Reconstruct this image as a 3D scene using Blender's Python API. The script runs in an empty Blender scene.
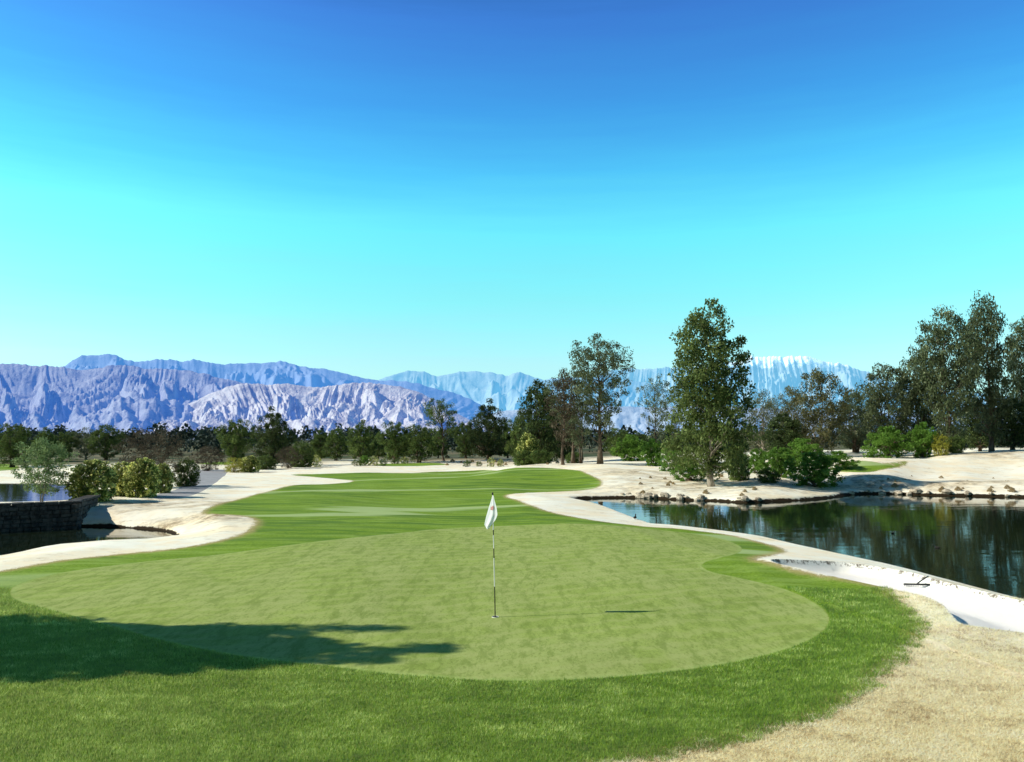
import bpy, math, random
import numpy as np
from mathutils import Vector
from mathutils.geometry import delaunay_2d_cdt

rng = np.random.default_rng(7)
random.seed(7)
SC = bpy.context.scene
COL = SC.collection
R = math.radians

# ------------------------------------------------------------------ camera
F = 800.0
CAMZ = 3.1
TILT = math.atan(59 / 800)
cam = bpy.data.cameras.new('camera')
cam.sensor_width = 36
cam.lens = 36 * F / 1024
cam.clip_start = 0.1
cam.clip_end = 90000
co = bpy.data.objects.new('camera', cam)
COL.objects.link(co)
co.location = (0, 0, CAMZ)
co.rotation_euler = (math.pi / 2 + TILT, 0, 0)
SC.camera = co
SC.render.resolution_x = 1024
SC.render.resolution_y = 762
SC.view_settings.view_transform = 'Standard'
SC.view_settings.look = 'None'
SC.view_settings.exposure = 0


def ray(px, py):
    px = np.asarray(px, float); py = np.asarray(py, float)
    u = (px - 512) / F; v = (381 - py) / F
    d = np.stack([u, math.cos(TILT) - v * math.sin(TILT), math.sin(TILT) + v * math.cos(TILT)], -1)
    return d / d[..., 1:2]          # unit y-depth


def onplane(pts, z):
    a = np.array(pts, float)
    d = ray(a[:, 0], a[:, 1])
    t = (z - CAMZ) / d[:, 2]
    return (d * t[:, None])[:, :2]


# ------------------------------------------------------------------ noise
_perm = np.random.default_rng(3).permutation(4096)
_g = np.random.default_rng(4).uniform(0, 2 * np.pi, 4096)
_gx, _gy = np.cos(_g), np.sin(_g)


def perlin(x, y):
    xi = np.floor(x).astype(int); yi = np.floor(y).astype(int)
    xf = x - xi; yf = y - yi
    u = xf ** 3 * (xf * (xf * 6 - 15) + 10); v = yf ** 3 * (yf * (yf * 6 - 15) + 10)

    def gr(ix, iy, fx, fy):
        h = _perm[(_perm[ix & 4095] + iy) & 4095]
        return _gx[h] * fx + _gy[h] * fy
    a = gr(xi, yi, xf, yf); b = gr(xi + 1, yi, xf - 1, yf)
    c = gr(xi, yi + 1, xf, yf - 1); d = gr(xi + 1, yi + 1, xf - 1, yf - 1)
    return (a + (b - a) * u) * (1 - v) + (c + (d - c) * u) * v * 1.0


def fbm(x, y, o=4, g=0.5, l=2.03):
    s = 0; a = 1
    for i in range(o):
        s = s + a * perlin(x + 17.3 * i, y - 9.1 * i); a *= g; x = x * l; y = y * l
    return s


def ridged(x, y, o=5, g=0.55, l=2.07):
    s = 0; a = 1; w = 1; t = 0
    for i in range(o):
        n = 1 - np.abs(perlin(x + 31.7 * i, y + 11.9 * i)) * 2
        n = np.clip(n, 0, 1) ** 2 * w
        s = s + a * n; t += a
        w = np.clip(n * 1.6, 0.25, 1); a *= g; x = x * l; y = y * l
    return s / t


def sstep(a, b, x):
    t = np.clip((x - a) / (b - a), 0, 1)
    return t * t * (3 - 2 * t)


# ------------------------------------------------------------------ geometry helpers
def smooth_poly(P, step, closed=True):
    """Catmull-Rom through the points, resampled at about `step`."""
    P = np.asarray(P, float); n = len(P); out = []
    for i in range(n if closed else n - 1):
        if closed:
            p0, p1, p2, p3 = P[i - 1], P[i], P[(i + 1) % n], P[(i + 2) % n]
        else:
            p0, p1, p2, p3 = P[max(i - 1, 0)], P[i], P[i + 1], P[min(i + 2, n - 1)]
        L = np.linalg.norm(p2 - p1)
        k = int(min(40, max(1, L / step)))
        for t in np.arange(k) / k:
            d1 = np.linalg.norm(p1 - p0) ** .5 + 1e-6; d2 = L ** .5 + 1e-6; d3 = np.linalg.norm(p3 - p2) ** .5 + 1e-6
            m1 = (p2 - p1) + d2 * ((p1 - p0) / d1 - (p2 - p0) / (d1 + d2))
            m2 = (p2 - p1) + d2 * ((p3 - p2) / d3 - (p3 - p1) / (d2 + d3))
            out.append((2 * t ** 3 - 3 * t * t + 1) * p1 + (t ** 3 - 2 * t * t + t) * m1
                       + (-2 * t ** 3 + 3 * t * t) * p2 + (t ** 3 - t * t) * m2)
    return np.array(out)


def inside(P, X, Y):
    r = np.zeros(X.shape, bool)
    x0, y0 = P[:, 0], P[:, 1]; x1, y1 = np.roll(x0, -1), np.roll(y0, -1)
    for a, b, c, d in zip(x0, y0, x1, y1):
        if b == d: continue
        m = (b > Y) != (d > Y)
        if m.any():
            r ^= m & (X < (c - a) * (Y - b) / (d - b) + a)
    return r


def sdist(P, X, Y, cap=8.0):
    """signed distance to closed polygon, negative inside, capped"""
    X = np.asarray(X, float); Y = np.asarray(Y, float)
    sh = X.shape; X = X.ravel(); Y = Y.ravel(); cap = float(cap)
    out = np.full(X.shape, cap)
    lo = P.min(0) - cap; hi = P.max(0) + cap
    near = np.where((X > lo[0]) & (X < hi[0]) & (Y > lo[1]) & (Y < hi[1]))[0]
    if len(near):
        x = X[near]; y = Y[near]
        d2 = np.full(x.shape, cap * cap)
        Q = np.roll(P, -1, 0)
        for (ax, ay), (bx, by) in zip(P, Q):
            ex, ey = bx - ax, by - ay; l2 = ex * ex + ey * ey
            if l2 == 0: continue
            t = np.clip(((x - ax) * ex + (y - ay) * ey) / l2, 0, 1)
            d2 = np.minimum(d2, (x - ax - t * ex) ** 2 + (y - ay - t * ey) ** 2)
        d = np.sqrt(d2)
        d[inside(P, x, y)] *= -1
        out[near] = d
    return out.reshape(sh)


def offset(P, d):
    A = np.roll(P, 1, 0); B = np.roll(P, -1, 0)
    T = B - A; T /= np.linalg.norm(T, axis=1)[:, None] + 1e-9
    N = np.stack([T[:, 1], -T[:, 0]], 1)
    area = np.sum(P[:, 0] * np.roll(P[:, 1], -1) - np.roll(P[:, 0], -1) * P[:, 1])
    if area < 0: N = -N
    return P + N * d


def mesh_np(name, V, Fc, mats=(), smooth=False, matidx=None):
    """V (n,3) array, Fc (m,k) array"""
    me = bpy.data.meshes.new(name)
    V = np.ascontiguousarray(V, dtype=np.float32); Fc = np.ascontiguousarray(Fc, dtype=np.int32)
    k = Fc.shape[1]
    me.vertices.add(len(V)); me.vertices.foreach_set('co', V.ravel())
    me.loops.add(Fc.size); me.loops.foreach_set('vertex_index', Fc.ravel())
    me.polygons.add(len(Fc))
    me.polygons.foreach_set('loop_start', np.arange(0, Fc.size, k, dtype=np.int32))
    me.polygons.foreach_set('loop_total', np.full(len(Fc), k, dtype=np.int32))
    if matidx is not None: me.polygons.foreach_set('material_index', np.asarray(matidx, dtype=np.int32))
    me.update(calc_edges=True)
    me.polygons.foreach_set('use_smooth', np.full(len(Fc), smooth))
    for m in mats: me.materials.append(m)
    return me


def attr(me, name, vals, dom='POINT'):
    a = me.attributes.new(name, 'FLOAT', dom)
    a.data.foreach_set('value', np.ascontiguousarray(vals, dtype=np.float32))


def link(name, me, parent=None):
    o = bpy.data.objects.new(name, me); COL.objects.link(o)
    if parent: o.parent = parent
    return o


def tag(o, label=None, cat=None, group=None, kind=None):
    if label: o['label'] = label
    if cat: o['category'] = cat
    if group: o['group'] = group
    if kind: o['kind'] = kind
    return o


def empty(name, loc, rz=0, sc=1.0):
    o = bpy.data.objects.new(name, None); COL.objects.link(o)
    o.location = loc; o.rotation_euler = (0, 0, rz); o.scale = (sc, sc, sc) if np.isscalar(sc) else sc
    o.empty_display_size = 0.2
    return o


class MB:
    """collects triangles/quads"""
    def __init__(s): s.v = []; s.f = []

    def add(s, V, Fc):
        n = len(s.v); s.v += [tuple(map(float, p)) for p in V]; s.f += [tuple(int(n + i) for i in f) for f in Fc]

    def tube(s, pts, rad, seg=8, cap=True):
        pts = [Vector(p) for p in pts]; n = len(pts); V = []; Fc = []
        up = Vector((0.13, 0.31, 1)).normalized()
        for i, p in enumerate(pts):
            t = (pts[min(i + 1, n - 1)] - pts[max(i - 1, 0)]).normalized()
            a = t.cross(up if abs(t.dot(up)) < .95 else Vector((1, 0, 0))).normalized(); b = t.cross(a)
            for k in range(seg):
                w = 2 * math.pi * k / seg
                V.append(p + (a * math.cos(w) + b * math.sin(w)) * rad[i])
        for i in range(n - 1):
            for k in range(seg):
                k2 = (k + 1) % seg
                Fc.append((i * seg + k, i * seg + k2, (i + 1) * seg + k2, (i + 1) * seg + k))
        if cap:
            Fc.append(tuple(range(seg))[::-1]); Fc.append(tuple((n - 1) * seg + k for k in range(seg)))
        s.add(V, Fc)

    def box(s, c, h, M=None, jit=0.0):
        V = []
        for x in (-1, 1):
            for y in (-1, 1):
                for z in (-1, 1):
                    p = Vector((x * h[0], y * h[1], z * h[2]))
                    if jit: p += Vector([random.uniform(-jit, jit) for _ in range(3)])
                    if M: p = M @ p
                    V.append(p + Vector(c))
        s.add(V, [(0, 1, 3, 2), (4, 6, 7, 5), (0, 4, 5, 1), (2, 3, 7, 6), (0, 2, 6, 4), (1, 5, 7, 3)])

    def build(s, name, mat, parent=None, smooth=True):
        me = bpy.data.meshes.new(name); me.from_pydata(s.v, [], s.f); me.update()
        me.polygons.foreach_set('use_smooth', [smooth] * len(me.polygons))
        me.materials.append(mat)
        return link(name, me, parent)


# ------------------------------------------------------------------ materials
class NT:
    def __init__(s, name):
        s.m = bpy.data.materials.new(name); s.m.use_nodes = True
        s.t = s.m.node_tree; s.b = s.t.nodes['Principled BSDF']
        s.out = s.t.nodes['Material Output']
        s.b.inputs['Specular IOR Level'].default_value = 0.2
        s.b.inputs['Roughness'].default_value = 0.85

    def n(s, typ, **kw):
        nd = s.t.nodes.new(typ)
        for k, v in kw.items():
            if k.startswith('i_'):
                key = k[2:]; key = int(key) if key.isdigit() else key.replace('_', ' ')
                if hasattr(v, 'is_output'): s.t.links.new(v, nd.inputs[key])
                else: nd.inputs[key].default_value = v
            else: setattr(nd, k, v)
        return nd

    def pos(s, sc=(1, 1, 1), rz=0, obj=False):
        if obj: src = s.n('ShaderNodeTexCoord').outputs['Object']
        else: src = s.n('ShaderNodeNewGeometry').outputs['Position']
        m = s.n('ShaderNodeMapping', i_Vector=src)
        m.inputs['Scale'].default_value = sc; m.inputs['Rotation'].default_value = (0, 0, rz)
        return m.outputs[0]

    def noise(s, scale, vec, det=3, rough=.55, dist=0):
        return s.n('ShaderNodeTexNoise', i_Vector=vec, i_Scale=scale, i_Detail=det, i_Roughness=rough, i_Distortion=dist).outputs['Fac']

    def attr(s, name): return s.n('ShaderNodeAttribute', attribute_name=name).outputs['Fac']

    def math(s, op, a, b=0.0, c=0.0, clamp=False):
        nd = s.n('ShaderNodeMath', operation=op, use_clamp=clamp)
        for i, v in enumerate((a, b, c)):
            if hasattr(v, 'is_output'): s.t.links.new(v, nd.inputs[i])
            else: nd.inputs[i].default_value = v
        return nd.outputs[0]

    def rng(s, v, a, b, c=0., d=1., smooth=True):
        nd = s.n('ShaderNodeMapRange', i_Value=v, i_1=a, i_2=b, i_3=c, i_4=d)
        nd.interpolation_type = 'SMOOTHSTEP' if smooth else 'LINEAR'
        return nd.outputs[0]

    def mix(s, f, a, b, blend='MIX'):
        nd = s.n('ShaderNodeMix', data_type='RGBA', blend_type=blend)
        for k, v in ((0, f), (6, a), (7, b)):
            if hasattr(v, 'is_output'): s.t.links.new(v, nd.inputs[k])
            else: nd.inputs[k].default_value = v if not isinstance(v, tuple) else (*v, 1)[:4]
        return nd.outputs[2]

    def col(s, v): s.t.links.new(v, s.b.inputs['Base Color']) if hasattr(v, 'is_output') else setattr(s.b.inputs['Base Color'], 'default_value', (*v, 1))

    def bump(s, h, st, dist=0.02):
        b = s.n('ShaderNodeBump', i_Height=h, i_Strength=st, i_Distance=dist)
        s.t.links.new(b.outputs[0], s.b.inputs['Normal']); return b


def ground_mat():
    m = NT('course_ground'); P = m.pos()
    gr, fa, bk, pdn = m.attr('sd_green'), m.attr('sd_grass'), m.attr('sd_bunker'), m.attr('above_water')
    dist = m.attr('far')
    n_edge = m.noise(5, P, 4, .65); n_fine = m.noise(40, P, 3, .6)
    je = m.math('ADD', m.math('MULTIPLY', m.math('SUBTRACT', n_edge, .5), .55), m.math('MULTIPLY', m.math('SUBTRACT', n_fine, .5), .45))
    # --- dormant turf / bare sand
    big = m.noise(.25, P, 4, .6)
    vst = m.pos((1.0, 5.0, 1))
    straw = m.noise(9, vst, 5, .75)
    straw2 = m.noise(55, m.pos((.35, 1.2, 1)), 4, .7)
    dcol = m.mix(m.rng(straw, .3, .66), (.70, .48, .20), (1.0, .88, .52))
    dcol = m.mix(m.math('MULTIPLY', m.rng(straw2, .52, .34), .55), dcol, (.30, .19, .07))
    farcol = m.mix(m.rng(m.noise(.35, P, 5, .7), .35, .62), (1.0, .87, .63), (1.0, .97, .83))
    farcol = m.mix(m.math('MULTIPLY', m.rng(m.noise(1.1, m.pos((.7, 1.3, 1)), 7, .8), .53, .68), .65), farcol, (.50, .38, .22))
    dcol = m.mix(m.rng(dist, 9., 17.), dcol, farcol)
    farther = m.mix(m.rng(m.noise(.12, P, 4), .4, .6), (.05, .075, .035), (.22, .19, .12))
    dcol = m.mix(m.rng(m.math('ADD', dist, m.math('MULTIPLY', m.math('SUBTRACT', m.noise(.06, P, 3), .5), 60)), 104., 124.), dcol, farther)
    # rough dirt where ground is tagged rough
    ro = m.attr('rough')
    rcol = m.mix(m.rng(m.noise(2.6, P, 6, .75), .4, .6), (.26, .18, .10), (.80, .68, .47))
    dcol = m.mix(m.math('MULTIPLY', ro, m.rng(m.noise(.8, P, 4, .6), .35, .6)), dcol, rcol)
    # --- bunker sand
    scol = m.mix(m.rng(m.noise(60, P, 3, .6), .3, .7), (.97, .92, .84), (1.0, .98, .93))
    base = m.mix(m.rng(m.math('ADD', bk, m.math('MULTIPLY', je, .2)), -.05, .05), scol, dcol)
    lip_shade = m.math('MULTIPLY', m.math('MULTIPLY', m.rng(bk, -.07, -.03), m.rng(bk, .02, .0)), m.rng(m.noise(9, P, 6, .8), .47, .56))
    base = m.mix(m.math('MULTIPLY', lip_shade, .9), base, (.10, .07, .04))  # shadow under the ragged grass lip, painted as a broken dark strip
    # --- damp soil at the waterline, with the undercut lip's shade painted in
    wet_shade_f = m.rng(m.math('ADD', m.attr('wet_shade'), m.math('MULTIPLY', m.math('SUBTRACT', m.noise(1.6, P, 6, .75), .5), 1.6)), .72, .50)
    base = m.mix(wet_shade_f, (.035, .024, .014), base)
    # --- rough grass
    g1 = m.noise(26, m.pos((.6, 1.5, 1)), 5, .75)
    g2 = m.noise(1.3, m.pos((.3, 1.6, 1), .1), 4, .6, .6)
    g3 = m.noise(.45, m.pos((.35, 1.9, 1), -.06), 4, .62, 1.0)
    gcol = m.mix(m.rng(g1, .32, .70), (.085, .18, .008), (.31, .45, .05))
    gcol = m.mix(m.math('MULTIPLY', m.rng(g2, .45, .62), .5), gcol, (.32, .44, .10))
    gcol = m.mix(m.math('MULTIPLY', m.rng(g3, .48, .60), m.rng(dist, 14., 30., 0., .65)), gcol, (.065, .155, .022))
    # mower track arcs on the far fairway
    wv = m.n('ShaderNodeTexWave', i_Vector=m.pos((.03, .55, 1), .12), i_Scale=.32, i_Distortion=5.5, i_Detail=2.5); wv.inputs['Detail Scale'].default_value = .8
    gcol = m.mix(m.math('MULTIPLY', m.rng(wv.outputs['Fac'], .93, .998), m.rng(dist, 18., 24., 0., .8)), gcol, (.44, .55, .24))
    # browning at the outer edge
    ge = m.math('ADD', fa, je)
    brown = m.mix(m.rng(n_fine, .35, .65), (.30, .20, .07), (.62, .48, .24))
    gcol = m.mix(m.math('MULTIPLY', m.rng(ge, -.45, .0), .85), gcol, brown)
    gcol = m.mix(m.rng(pdn, .02, .08), (.05, .05, .02), gcol)
    base = m.mix(m.rng(m.math('ADD', ge, m.math('MULTIPLY', m.rng(dist, 12., 60.), .15)), -.05, .12), gcol, base)
    # --- putting surface
    p1 = m.noise(70, P, 3, .6); p2 = m.noise(1.1, m.pos((1.4, .5, 1), -.5), 5, .65, .4); p3 = m.noise(.5, m.pos((1.2, .6, 1), -.4), 4, .6, .8)
    p4 = m.noise(16, m.pos((1.3, .6, 1), -.5), 5, .7)
    pcol = m.mix(m.rng(p2, .36, .64), (.235, .32, .05), (.32, .41, .085))
    pcol = m.mix(m.math('MULTIPLY', m.rng(p3, .42, .6), .55), pcol, (.37, .42, .14))
    pcol = m.mix(m.math('MULTIPLY', m.rng(p1, .35, .7), .5), pcol, (.42, .49, .18))
    pcol = m.mix(m.math('MULTIPLY', m.rng(p4, .48, .66), .6), pcol, (.17, .215, .045))
    ws = m.n('ShaderNodeTexWave', i_Vector=m.pos((1, 1, 1), -.38), i_Scale=.55, i_Distortion=6.0, i_Detail=4.0, bands_direction='Y'); ws.inputs['Detail Scale'].default_value = 1.6; ws.inputs['Detail Roughness'].default_value = .7
    pcol = m.mix(m.math('MULTIPLY', m.rng(ws.outputs['Fac'], .35, .95), .34), pcol, (.43, .47, .17))
    p5 = m.noise(2.6, m.pos((1.7, .45, 1), -.6), 6, .75, .3)
    pcol = m.mix(m.math('MULTIPLY', m.rng(p5, .47, .62), .6), pcol, (.18, .25, .045))
    rim = m.math('MULTIPLY', m.rng(gr, -.16, -.06), m.rng(gr, .0, -.04))
    pcol = m.mix(m.math('MULTIPLY', m.math('MULTIPLY', rim, m.rng(n_edge, .35, .6)), .45), pcol, (.38, .50, .15))
    gj = m.math('ADD', gr, m.math('MULTIPLY', m.math('SUBTRACT', n_fine, .5), .05))
    base = m.mix(m.rng(gj, -.02, .02), pcol, base)
    m.col(base)
    ongreen = m.rng(gr, -.03, .03)
    h = m.math('ADD', m.noise(30, P, 5, .75), m.math('MULTIPLY', m.noise(6, vst, 4, .6), 1.4))
    m.bump(h, m.math('MULTIPLY_ADD', m.math('MULTIPLY', ongreen, m.rng(bk, -.05, .05, .35, 1.)), m.rng(dist, 10., 22., .7, .35), .12), .035)
    m.b.inputs['Roughness'].default_value = .95
    m.b.inputs['Specular IOR Level'].default_value = .08
    return m.m


def water_mat():
    m = NT('pond_water'); b = m.b
    m.col(m.mix(m.rng(m.noise(.3, m.pos(), 3), .35, .65), (.008, .014, .008), (.014, .022, .010)))
    b.inputs['Roughness'].default_value = .035; b.inputs['IOR'].default_value = 1.333; b.inputs['Specular IOR Level'].default_value = .75
    h = m.math('ADD', m.noise(.9, m.pos((.35, 1, 1)), 4, .55), m.math('MULTIPLY', m.noise(5, m.pos((.5, 1, 1)), 3, .5), .12))
    m.bump(h, .16, .05)
    return m.m


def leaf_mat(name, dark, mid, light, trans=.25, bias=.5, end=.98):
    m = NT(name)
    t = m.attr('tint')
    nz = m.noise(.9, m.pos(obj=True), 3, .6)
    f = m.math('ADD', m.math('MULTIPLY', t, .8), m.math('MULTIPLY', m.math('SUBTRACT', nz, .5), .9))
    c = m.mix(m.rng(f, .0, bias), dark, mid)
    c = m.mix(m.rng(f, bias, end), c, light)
    oi = m.n('ShaderNodeObjectInfo').outputs['Random']
    c = m.mix(m.rng(oi, 0, 1, 0, .3), c, (dark[0] * 1.3, dark[1] * 1.1, dark[2]))
    m.col(c)
    m.b.inputs['Roughness'].default_value = .6; m.b.inputs['Specular IOR Level'].default_value = .12
    tr = m.n('ShaderNodeBsdfTranslucent', i_Color=m.mix(.5, c, light))
    mx = m.n('ShaderNodeMixShader', i_0=trans)
    m.t.links.new(m.b.outputs[0], mx.inputs[1]); m.t.links.new(tr.outputs[0], mx.inputs[2]); m.t.links.new(mx.outputs[0], m.out.inputs[0])
    return m.m


def simple_mat(name, c1, c2, scale=8, rough=.8, bump=0, obj=True, sc=(1, 1, 1), lo=.35, hi=.65, det=5):
    m = NT(name); n = m.noise(scale, m.pos(sc, obj=obj), det, .65)
    m.col(m.mix(m.rng(n, lo, hi), c1, c2)); m.b.inputs['Roughness'].default_value = rough
    if bump: m.bump(n, bump, .03)
    return m.m


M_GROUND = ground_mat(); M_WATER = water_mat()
M_BARK = simple_mat('bark_brown', (.05, .035, .025), (.19, .14, .10), 6, .9, .6, sc=(1, 1, .25))
M_BARKP = simple_mat('bark_pale', (.16, .13, .10), (.46, .40, .33), 4, .85, .5, sc=(1, 1, .3))
M_STONE = simple_mat('wall_stone', (.030, .028, .030), (.10, .092, .085), 5, .8, .6)
M_ROCK = simple_mat('bank_rock', (.22, .18, .13), (.62, .54, .42), 7, .9, .7)
L_EUC = leaf_mat('leaf_grey_green', (0.035, 0.045, 0.020), (.105, .138, .060), (.50, .55, .34), .25, .5)
L_BIG = leaf_mat('leaf_olive', (0.032, 0.048, 0.013), (.112, .162, .040), (.50, .58, .22), .28, .5)
L_DARK = leaf_mat('leaf_dark', (0.014, 0.026, 0.009), (.062, .098, .030), (.28, .34, .12), .18, .6)
L_PINE = leaf_mat('leaf_pine', (0.018, 0.034, 0.011), (.105, .165, .038), (.44, .54, .16), .18, .55)
L_BRITE = leaf_mat('leaf_bright', (.035, .09, .010), (.14, .28, .04), (.34, .50, .12), .35, .5)
L_YEL = leaf_mat('leaf_yellow', (.10, .12, .015), (.42, .42, .06), (.80, .72, .20), .35, .5)
L_FLOW = leaf_mat('leaf_flowering', (.020, .045, .008), (.10, .17, .025), (1.0, .98, .36), .3, .46, .52)
L_SAP = leaf_mat('leaf_sapling', (.030, .060, .030), (.12, .22, .06), (.52, .64, .30), .3, .45)
L_BRN = leaf_mat('twig_brown', (.035, .026, .018), (.11, .085, .055), (.25, .21, .14), .15, .55)
L_DRY = leaf_mat('dry_blades', (.20, .14, .07), (.52, .40, .22), (.85, .72, .45), .3, .4)
L_DUST = leaf_mat('leaf_dusty', (.045, .052, .024), (.135, .150, .070), (.42, .43, .27), .25, .48)
L_FAR = leaf_mat('leaf_far', (.020, .034, .030), (.040, .062, .046), (.075, .10, .07), .1, .6)

# ------------------------------------------------------------------ terrain height
WL = -0.4          # pond level
UL = 0.10          # upper lake level, behind the stone wall
CTRL = [  # pixel x, pixel y, y-depth : ground seen there is that far away
    (495, 617, None), (20, 590, None), (800, 610, None), (300, 700, None), (700, 700, None), (1000, 740, None),
    (-200, 700, None), (1250, 740, None), (495, 531, None), (150, 562, 20.5), (700, 530, 28.0),
    (450, 500, 44), (330, 478, 66), (560, 470, 72), (450, 474, 80), (250, 498, 42), (560, 492, 50),
    (599, 464, 75), (563, 464, 74), (655, 467, 72), (714, 487, 53), (690, 480, 58), (815, 487, 54), (785, 476, 60),
    (960, 453, 76), (1024, 450, 78), (900, 458, 72), (870, 458, 68), (870, 474, 57.5), (1000, 480, 58), (1100, 452, 78), (930, 480, 58),
    (490, 466, 98), (480, 459, 112), (400, 463, 105), (300, 466, 95), (240, 471, 84), (200, 478, 62), (215, 470, 84),
    (130, 497, 40.5), (180, 505, 35.7), (90, 506, 35), (40, 503, 36.8), (-60, 503, 36.8), (160, 495, 42),
    (100, 466, 92), (30, 470, 88), (-60, 470, 88), (60, 456, 140), (235, 458, 130), (500, 455, 140), (700, 452, 110), (850, 450, 95), (1000, 448, 98),
    (0, 448, 260), (250, 447, 280), (512, 446, 300), (780, 445, 260), (1024, 445, 260),
    (0, 444, 600), (512, 443.5, 700), (1024, 444, 600), (-300, 444, 600), (1300, 444, 600)]
_c = []
for px, py, d in CTRL:
    r = ray(px, py)
    if d is None: d = -CAMZ / r[2]
    _c.append((r[0] * 3.0, math.log(d), CAMZ + r[2] * d))
_c += [(-3, math.log(4), 0), (0, math.log(4), 0), (3, math.log(4), 0), (-3.3, math.log(20), 0), (3.3, math.log(20), 0), (0, math.log(9000), 2.6), (-2, math.log(9000), 2.6), (2, math.log(9000), 2.6)]
_c = np.array(_c)


def H_base(X, Y):
    X = np.asarray(X, float); Y = np.asarray(Y, float)
    w = np.sqrt(Y * Y + 16); w = np.where(Y < 3, 5.0, w)
    a = X / np.where(Y > 3, Y, w) * 3.0; b = np.log(np.maximum(Y, 3.5))
    a = np.clip(a, -3.6, 3.6)
    num = 0; den = 0
    for ca, cb, cz in _c:
        wt = 1 / ((a - ca) ** 2 + (1.5 * (b - cb)) ** 2 + .0035) ** 1.6
        num = num + wt * cz; den = den + wt
    h = num / den
    und = sstep(22, 40, Y) * (1 - sstep(90, 200, Y))
    h = h + und * (.12 * perlin(X * .16 + 3, Y * .11) + .04 * perlin(X * .4, Y * .3 + 9))
    h = h + (1 - und) * .02 * perlin(X * .5, Y * .5)
    return h


POND_R = smooth_poly(onplane([(1400, 690), (1150, 632), (1024, 601), (960, 584), (900, 568), (850, 557), (800, 546), (760, 537), (736, 533.5), (700, 529), (672, 526),
                              (655, 525), (645, 522), (620, 513.5), (597, 506), (574, 499.5), (590, 498.6), (625, 498), (660, 499), (690, 500.5), (715, 501), (745, 503), (775, 501.5),
                              (800, 500.5), (830, 498), (850, 495), (870, 494), (900, 494.5), (930, 495.5), (960, 496), (1024, 497.5), (1150, 500), (1400, 505)], WL), .6)
POND_L = smooth_poly(onplane([(-420, 640), (-120, 575), (0, 557), (40, 550), (75, 546.5), (110, 544.5), (150, 543.5), (170, 542.5), (177, 539), (174, 534), (160, 530.5),
                              (130, 528), (100, 526.5), (80, 526.5), (70, 528.5), (0, 532), (-200, 541), (-420, 553)], WL), .5)
LAKE_U = smooth_poly(onplane([(-700, 501), (-200, 503), (0, 503), (60, 502), (84, 498.5), (96, 495), (100, 489), (80, 484), (30, 483), (-100, 483), (-700, 483)], UL), 1.0)
BUNK_A_PX = [(771, 563), (800, 563.5), (850, 566.5), (905, 575), (945, 586), (985, 596), (1024, 606), (1100, 626), (1160, 648), (1120, 655), (1060, 647), (1024, 638.5), (985, 633.5), (964, 630), (952, 620),
             (942, 609), (925, 601), (895, 594), (850, 584), (800, 572), (778, 567)]


def _bank(h, sd, wl, wide, lip=.0):
    """ease the ground h down to the water level wl at sd = 0"""
    t = np.clip(sd / wide, 0, 1); t = t * (1 - t * t * .0) * .75 + .25 * sstep(0, 1, t)
    out = wl + .03 + lip * sstep(0, .22, sd) + (h - wl - lip) * t * (1 - .0) * 1.0
    under = wl - .02 + np.maximum(sd, -2.5) * .45
    return np.where(sd > 0, np.where(sd < wide, out, h), under)


def H_pond(X, Y):
    h = H_base(X, Y)
    s = sdist(POND_R, X, Y, 9)
    far = sstep(-12, -4, Y - 46 - 0 * X)          # far shore: short cut bank, near shore: gentle beach
    h = np.where(s < 8, _bank(h, s, WL, 5.5 - 2.5 * far, .04 + .10 * far), h)
    s2 = sdist(POND_L, X, Y, 6)
    far2 = sstep(24, 29, Y)
    lipn = .75 + .5 * perlin(X * .9, Y * .9)
    h = np.where(s2 < 4, _bank(h, s2, WL, 4.0 - 2.4 * far2, .03 + .17 * far2 * lipn), h)
    s3 = sdist(LAKE_U, X, Y, 8)
    h = np.where(s3 < 1.5, _bank(np.maximum(h, UL + .1), s3, UL, 1.5, .03), h)
    return h


def march(H, px, py, tmax=1500):
    px = np.atleast_1d(np.asarray(px, float)); py = np.atleast_1d(np.asarray(py, float))
    d = ray(px, py)
    T = np.geomspace(4, tmax, 420)
    X = d[:, 0:1] * T; Y = d[:, 1:2] * T; Z = CAMZ + d[:, 2:3] * T
    below = Z < H(X, Y)
    k = np.where(below.any(1), below.argmax(1), len(T) - 1)
    lo = T[np.maximum(k - 1, 0)]; hi = T[k]
    for _ in range(12):
        mid = (lo + hi) / 2
        b = (CAMZ + d[:, 2] * mid) < H(d[:, 0] * mid, d[:, 1] * mid)
        hi = np.where(b, mid, hi); lo = np.where(b, lo, mid)
    return np.stack([d[:, 0] * hi, d[:, 1] * hi], 1)


def poly(px, step, H=H_pond):
    a = np.array(px, float)
    return smooth_poly(march(H, a[:, 0], a[:, 1]), step)


BUNK_A = poly(BUNK_A_PX, .25)
BUNKS = [BUNK_A]


def H_all(X, Y):
    h = H_pond(X, Y)
    for B in BUNKS:
        s = sdist(B, X, Y, 5)
        dep = .15 * sstep(0, -.12, s) + .16 * sstep(0, -1.4, s) + (s < -.3) * (.014 * perlin(X * 3.5, Y * 3.5) + .012 * perlin(X * 9, Y * 9))
        lip = .09 * np.exp(-(np.maximum(s, 0) / .45) ** 2) * (s > 0) + .09 * (s <= 0) * (1 - sstep(0, -.15, s))
        h = h - dep + lip * sstep(8, 5, s) * 1.0
    return h


def Hpt(x, y): return float(H_all(np.array([x]), np.array([y]))[0])


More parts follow.
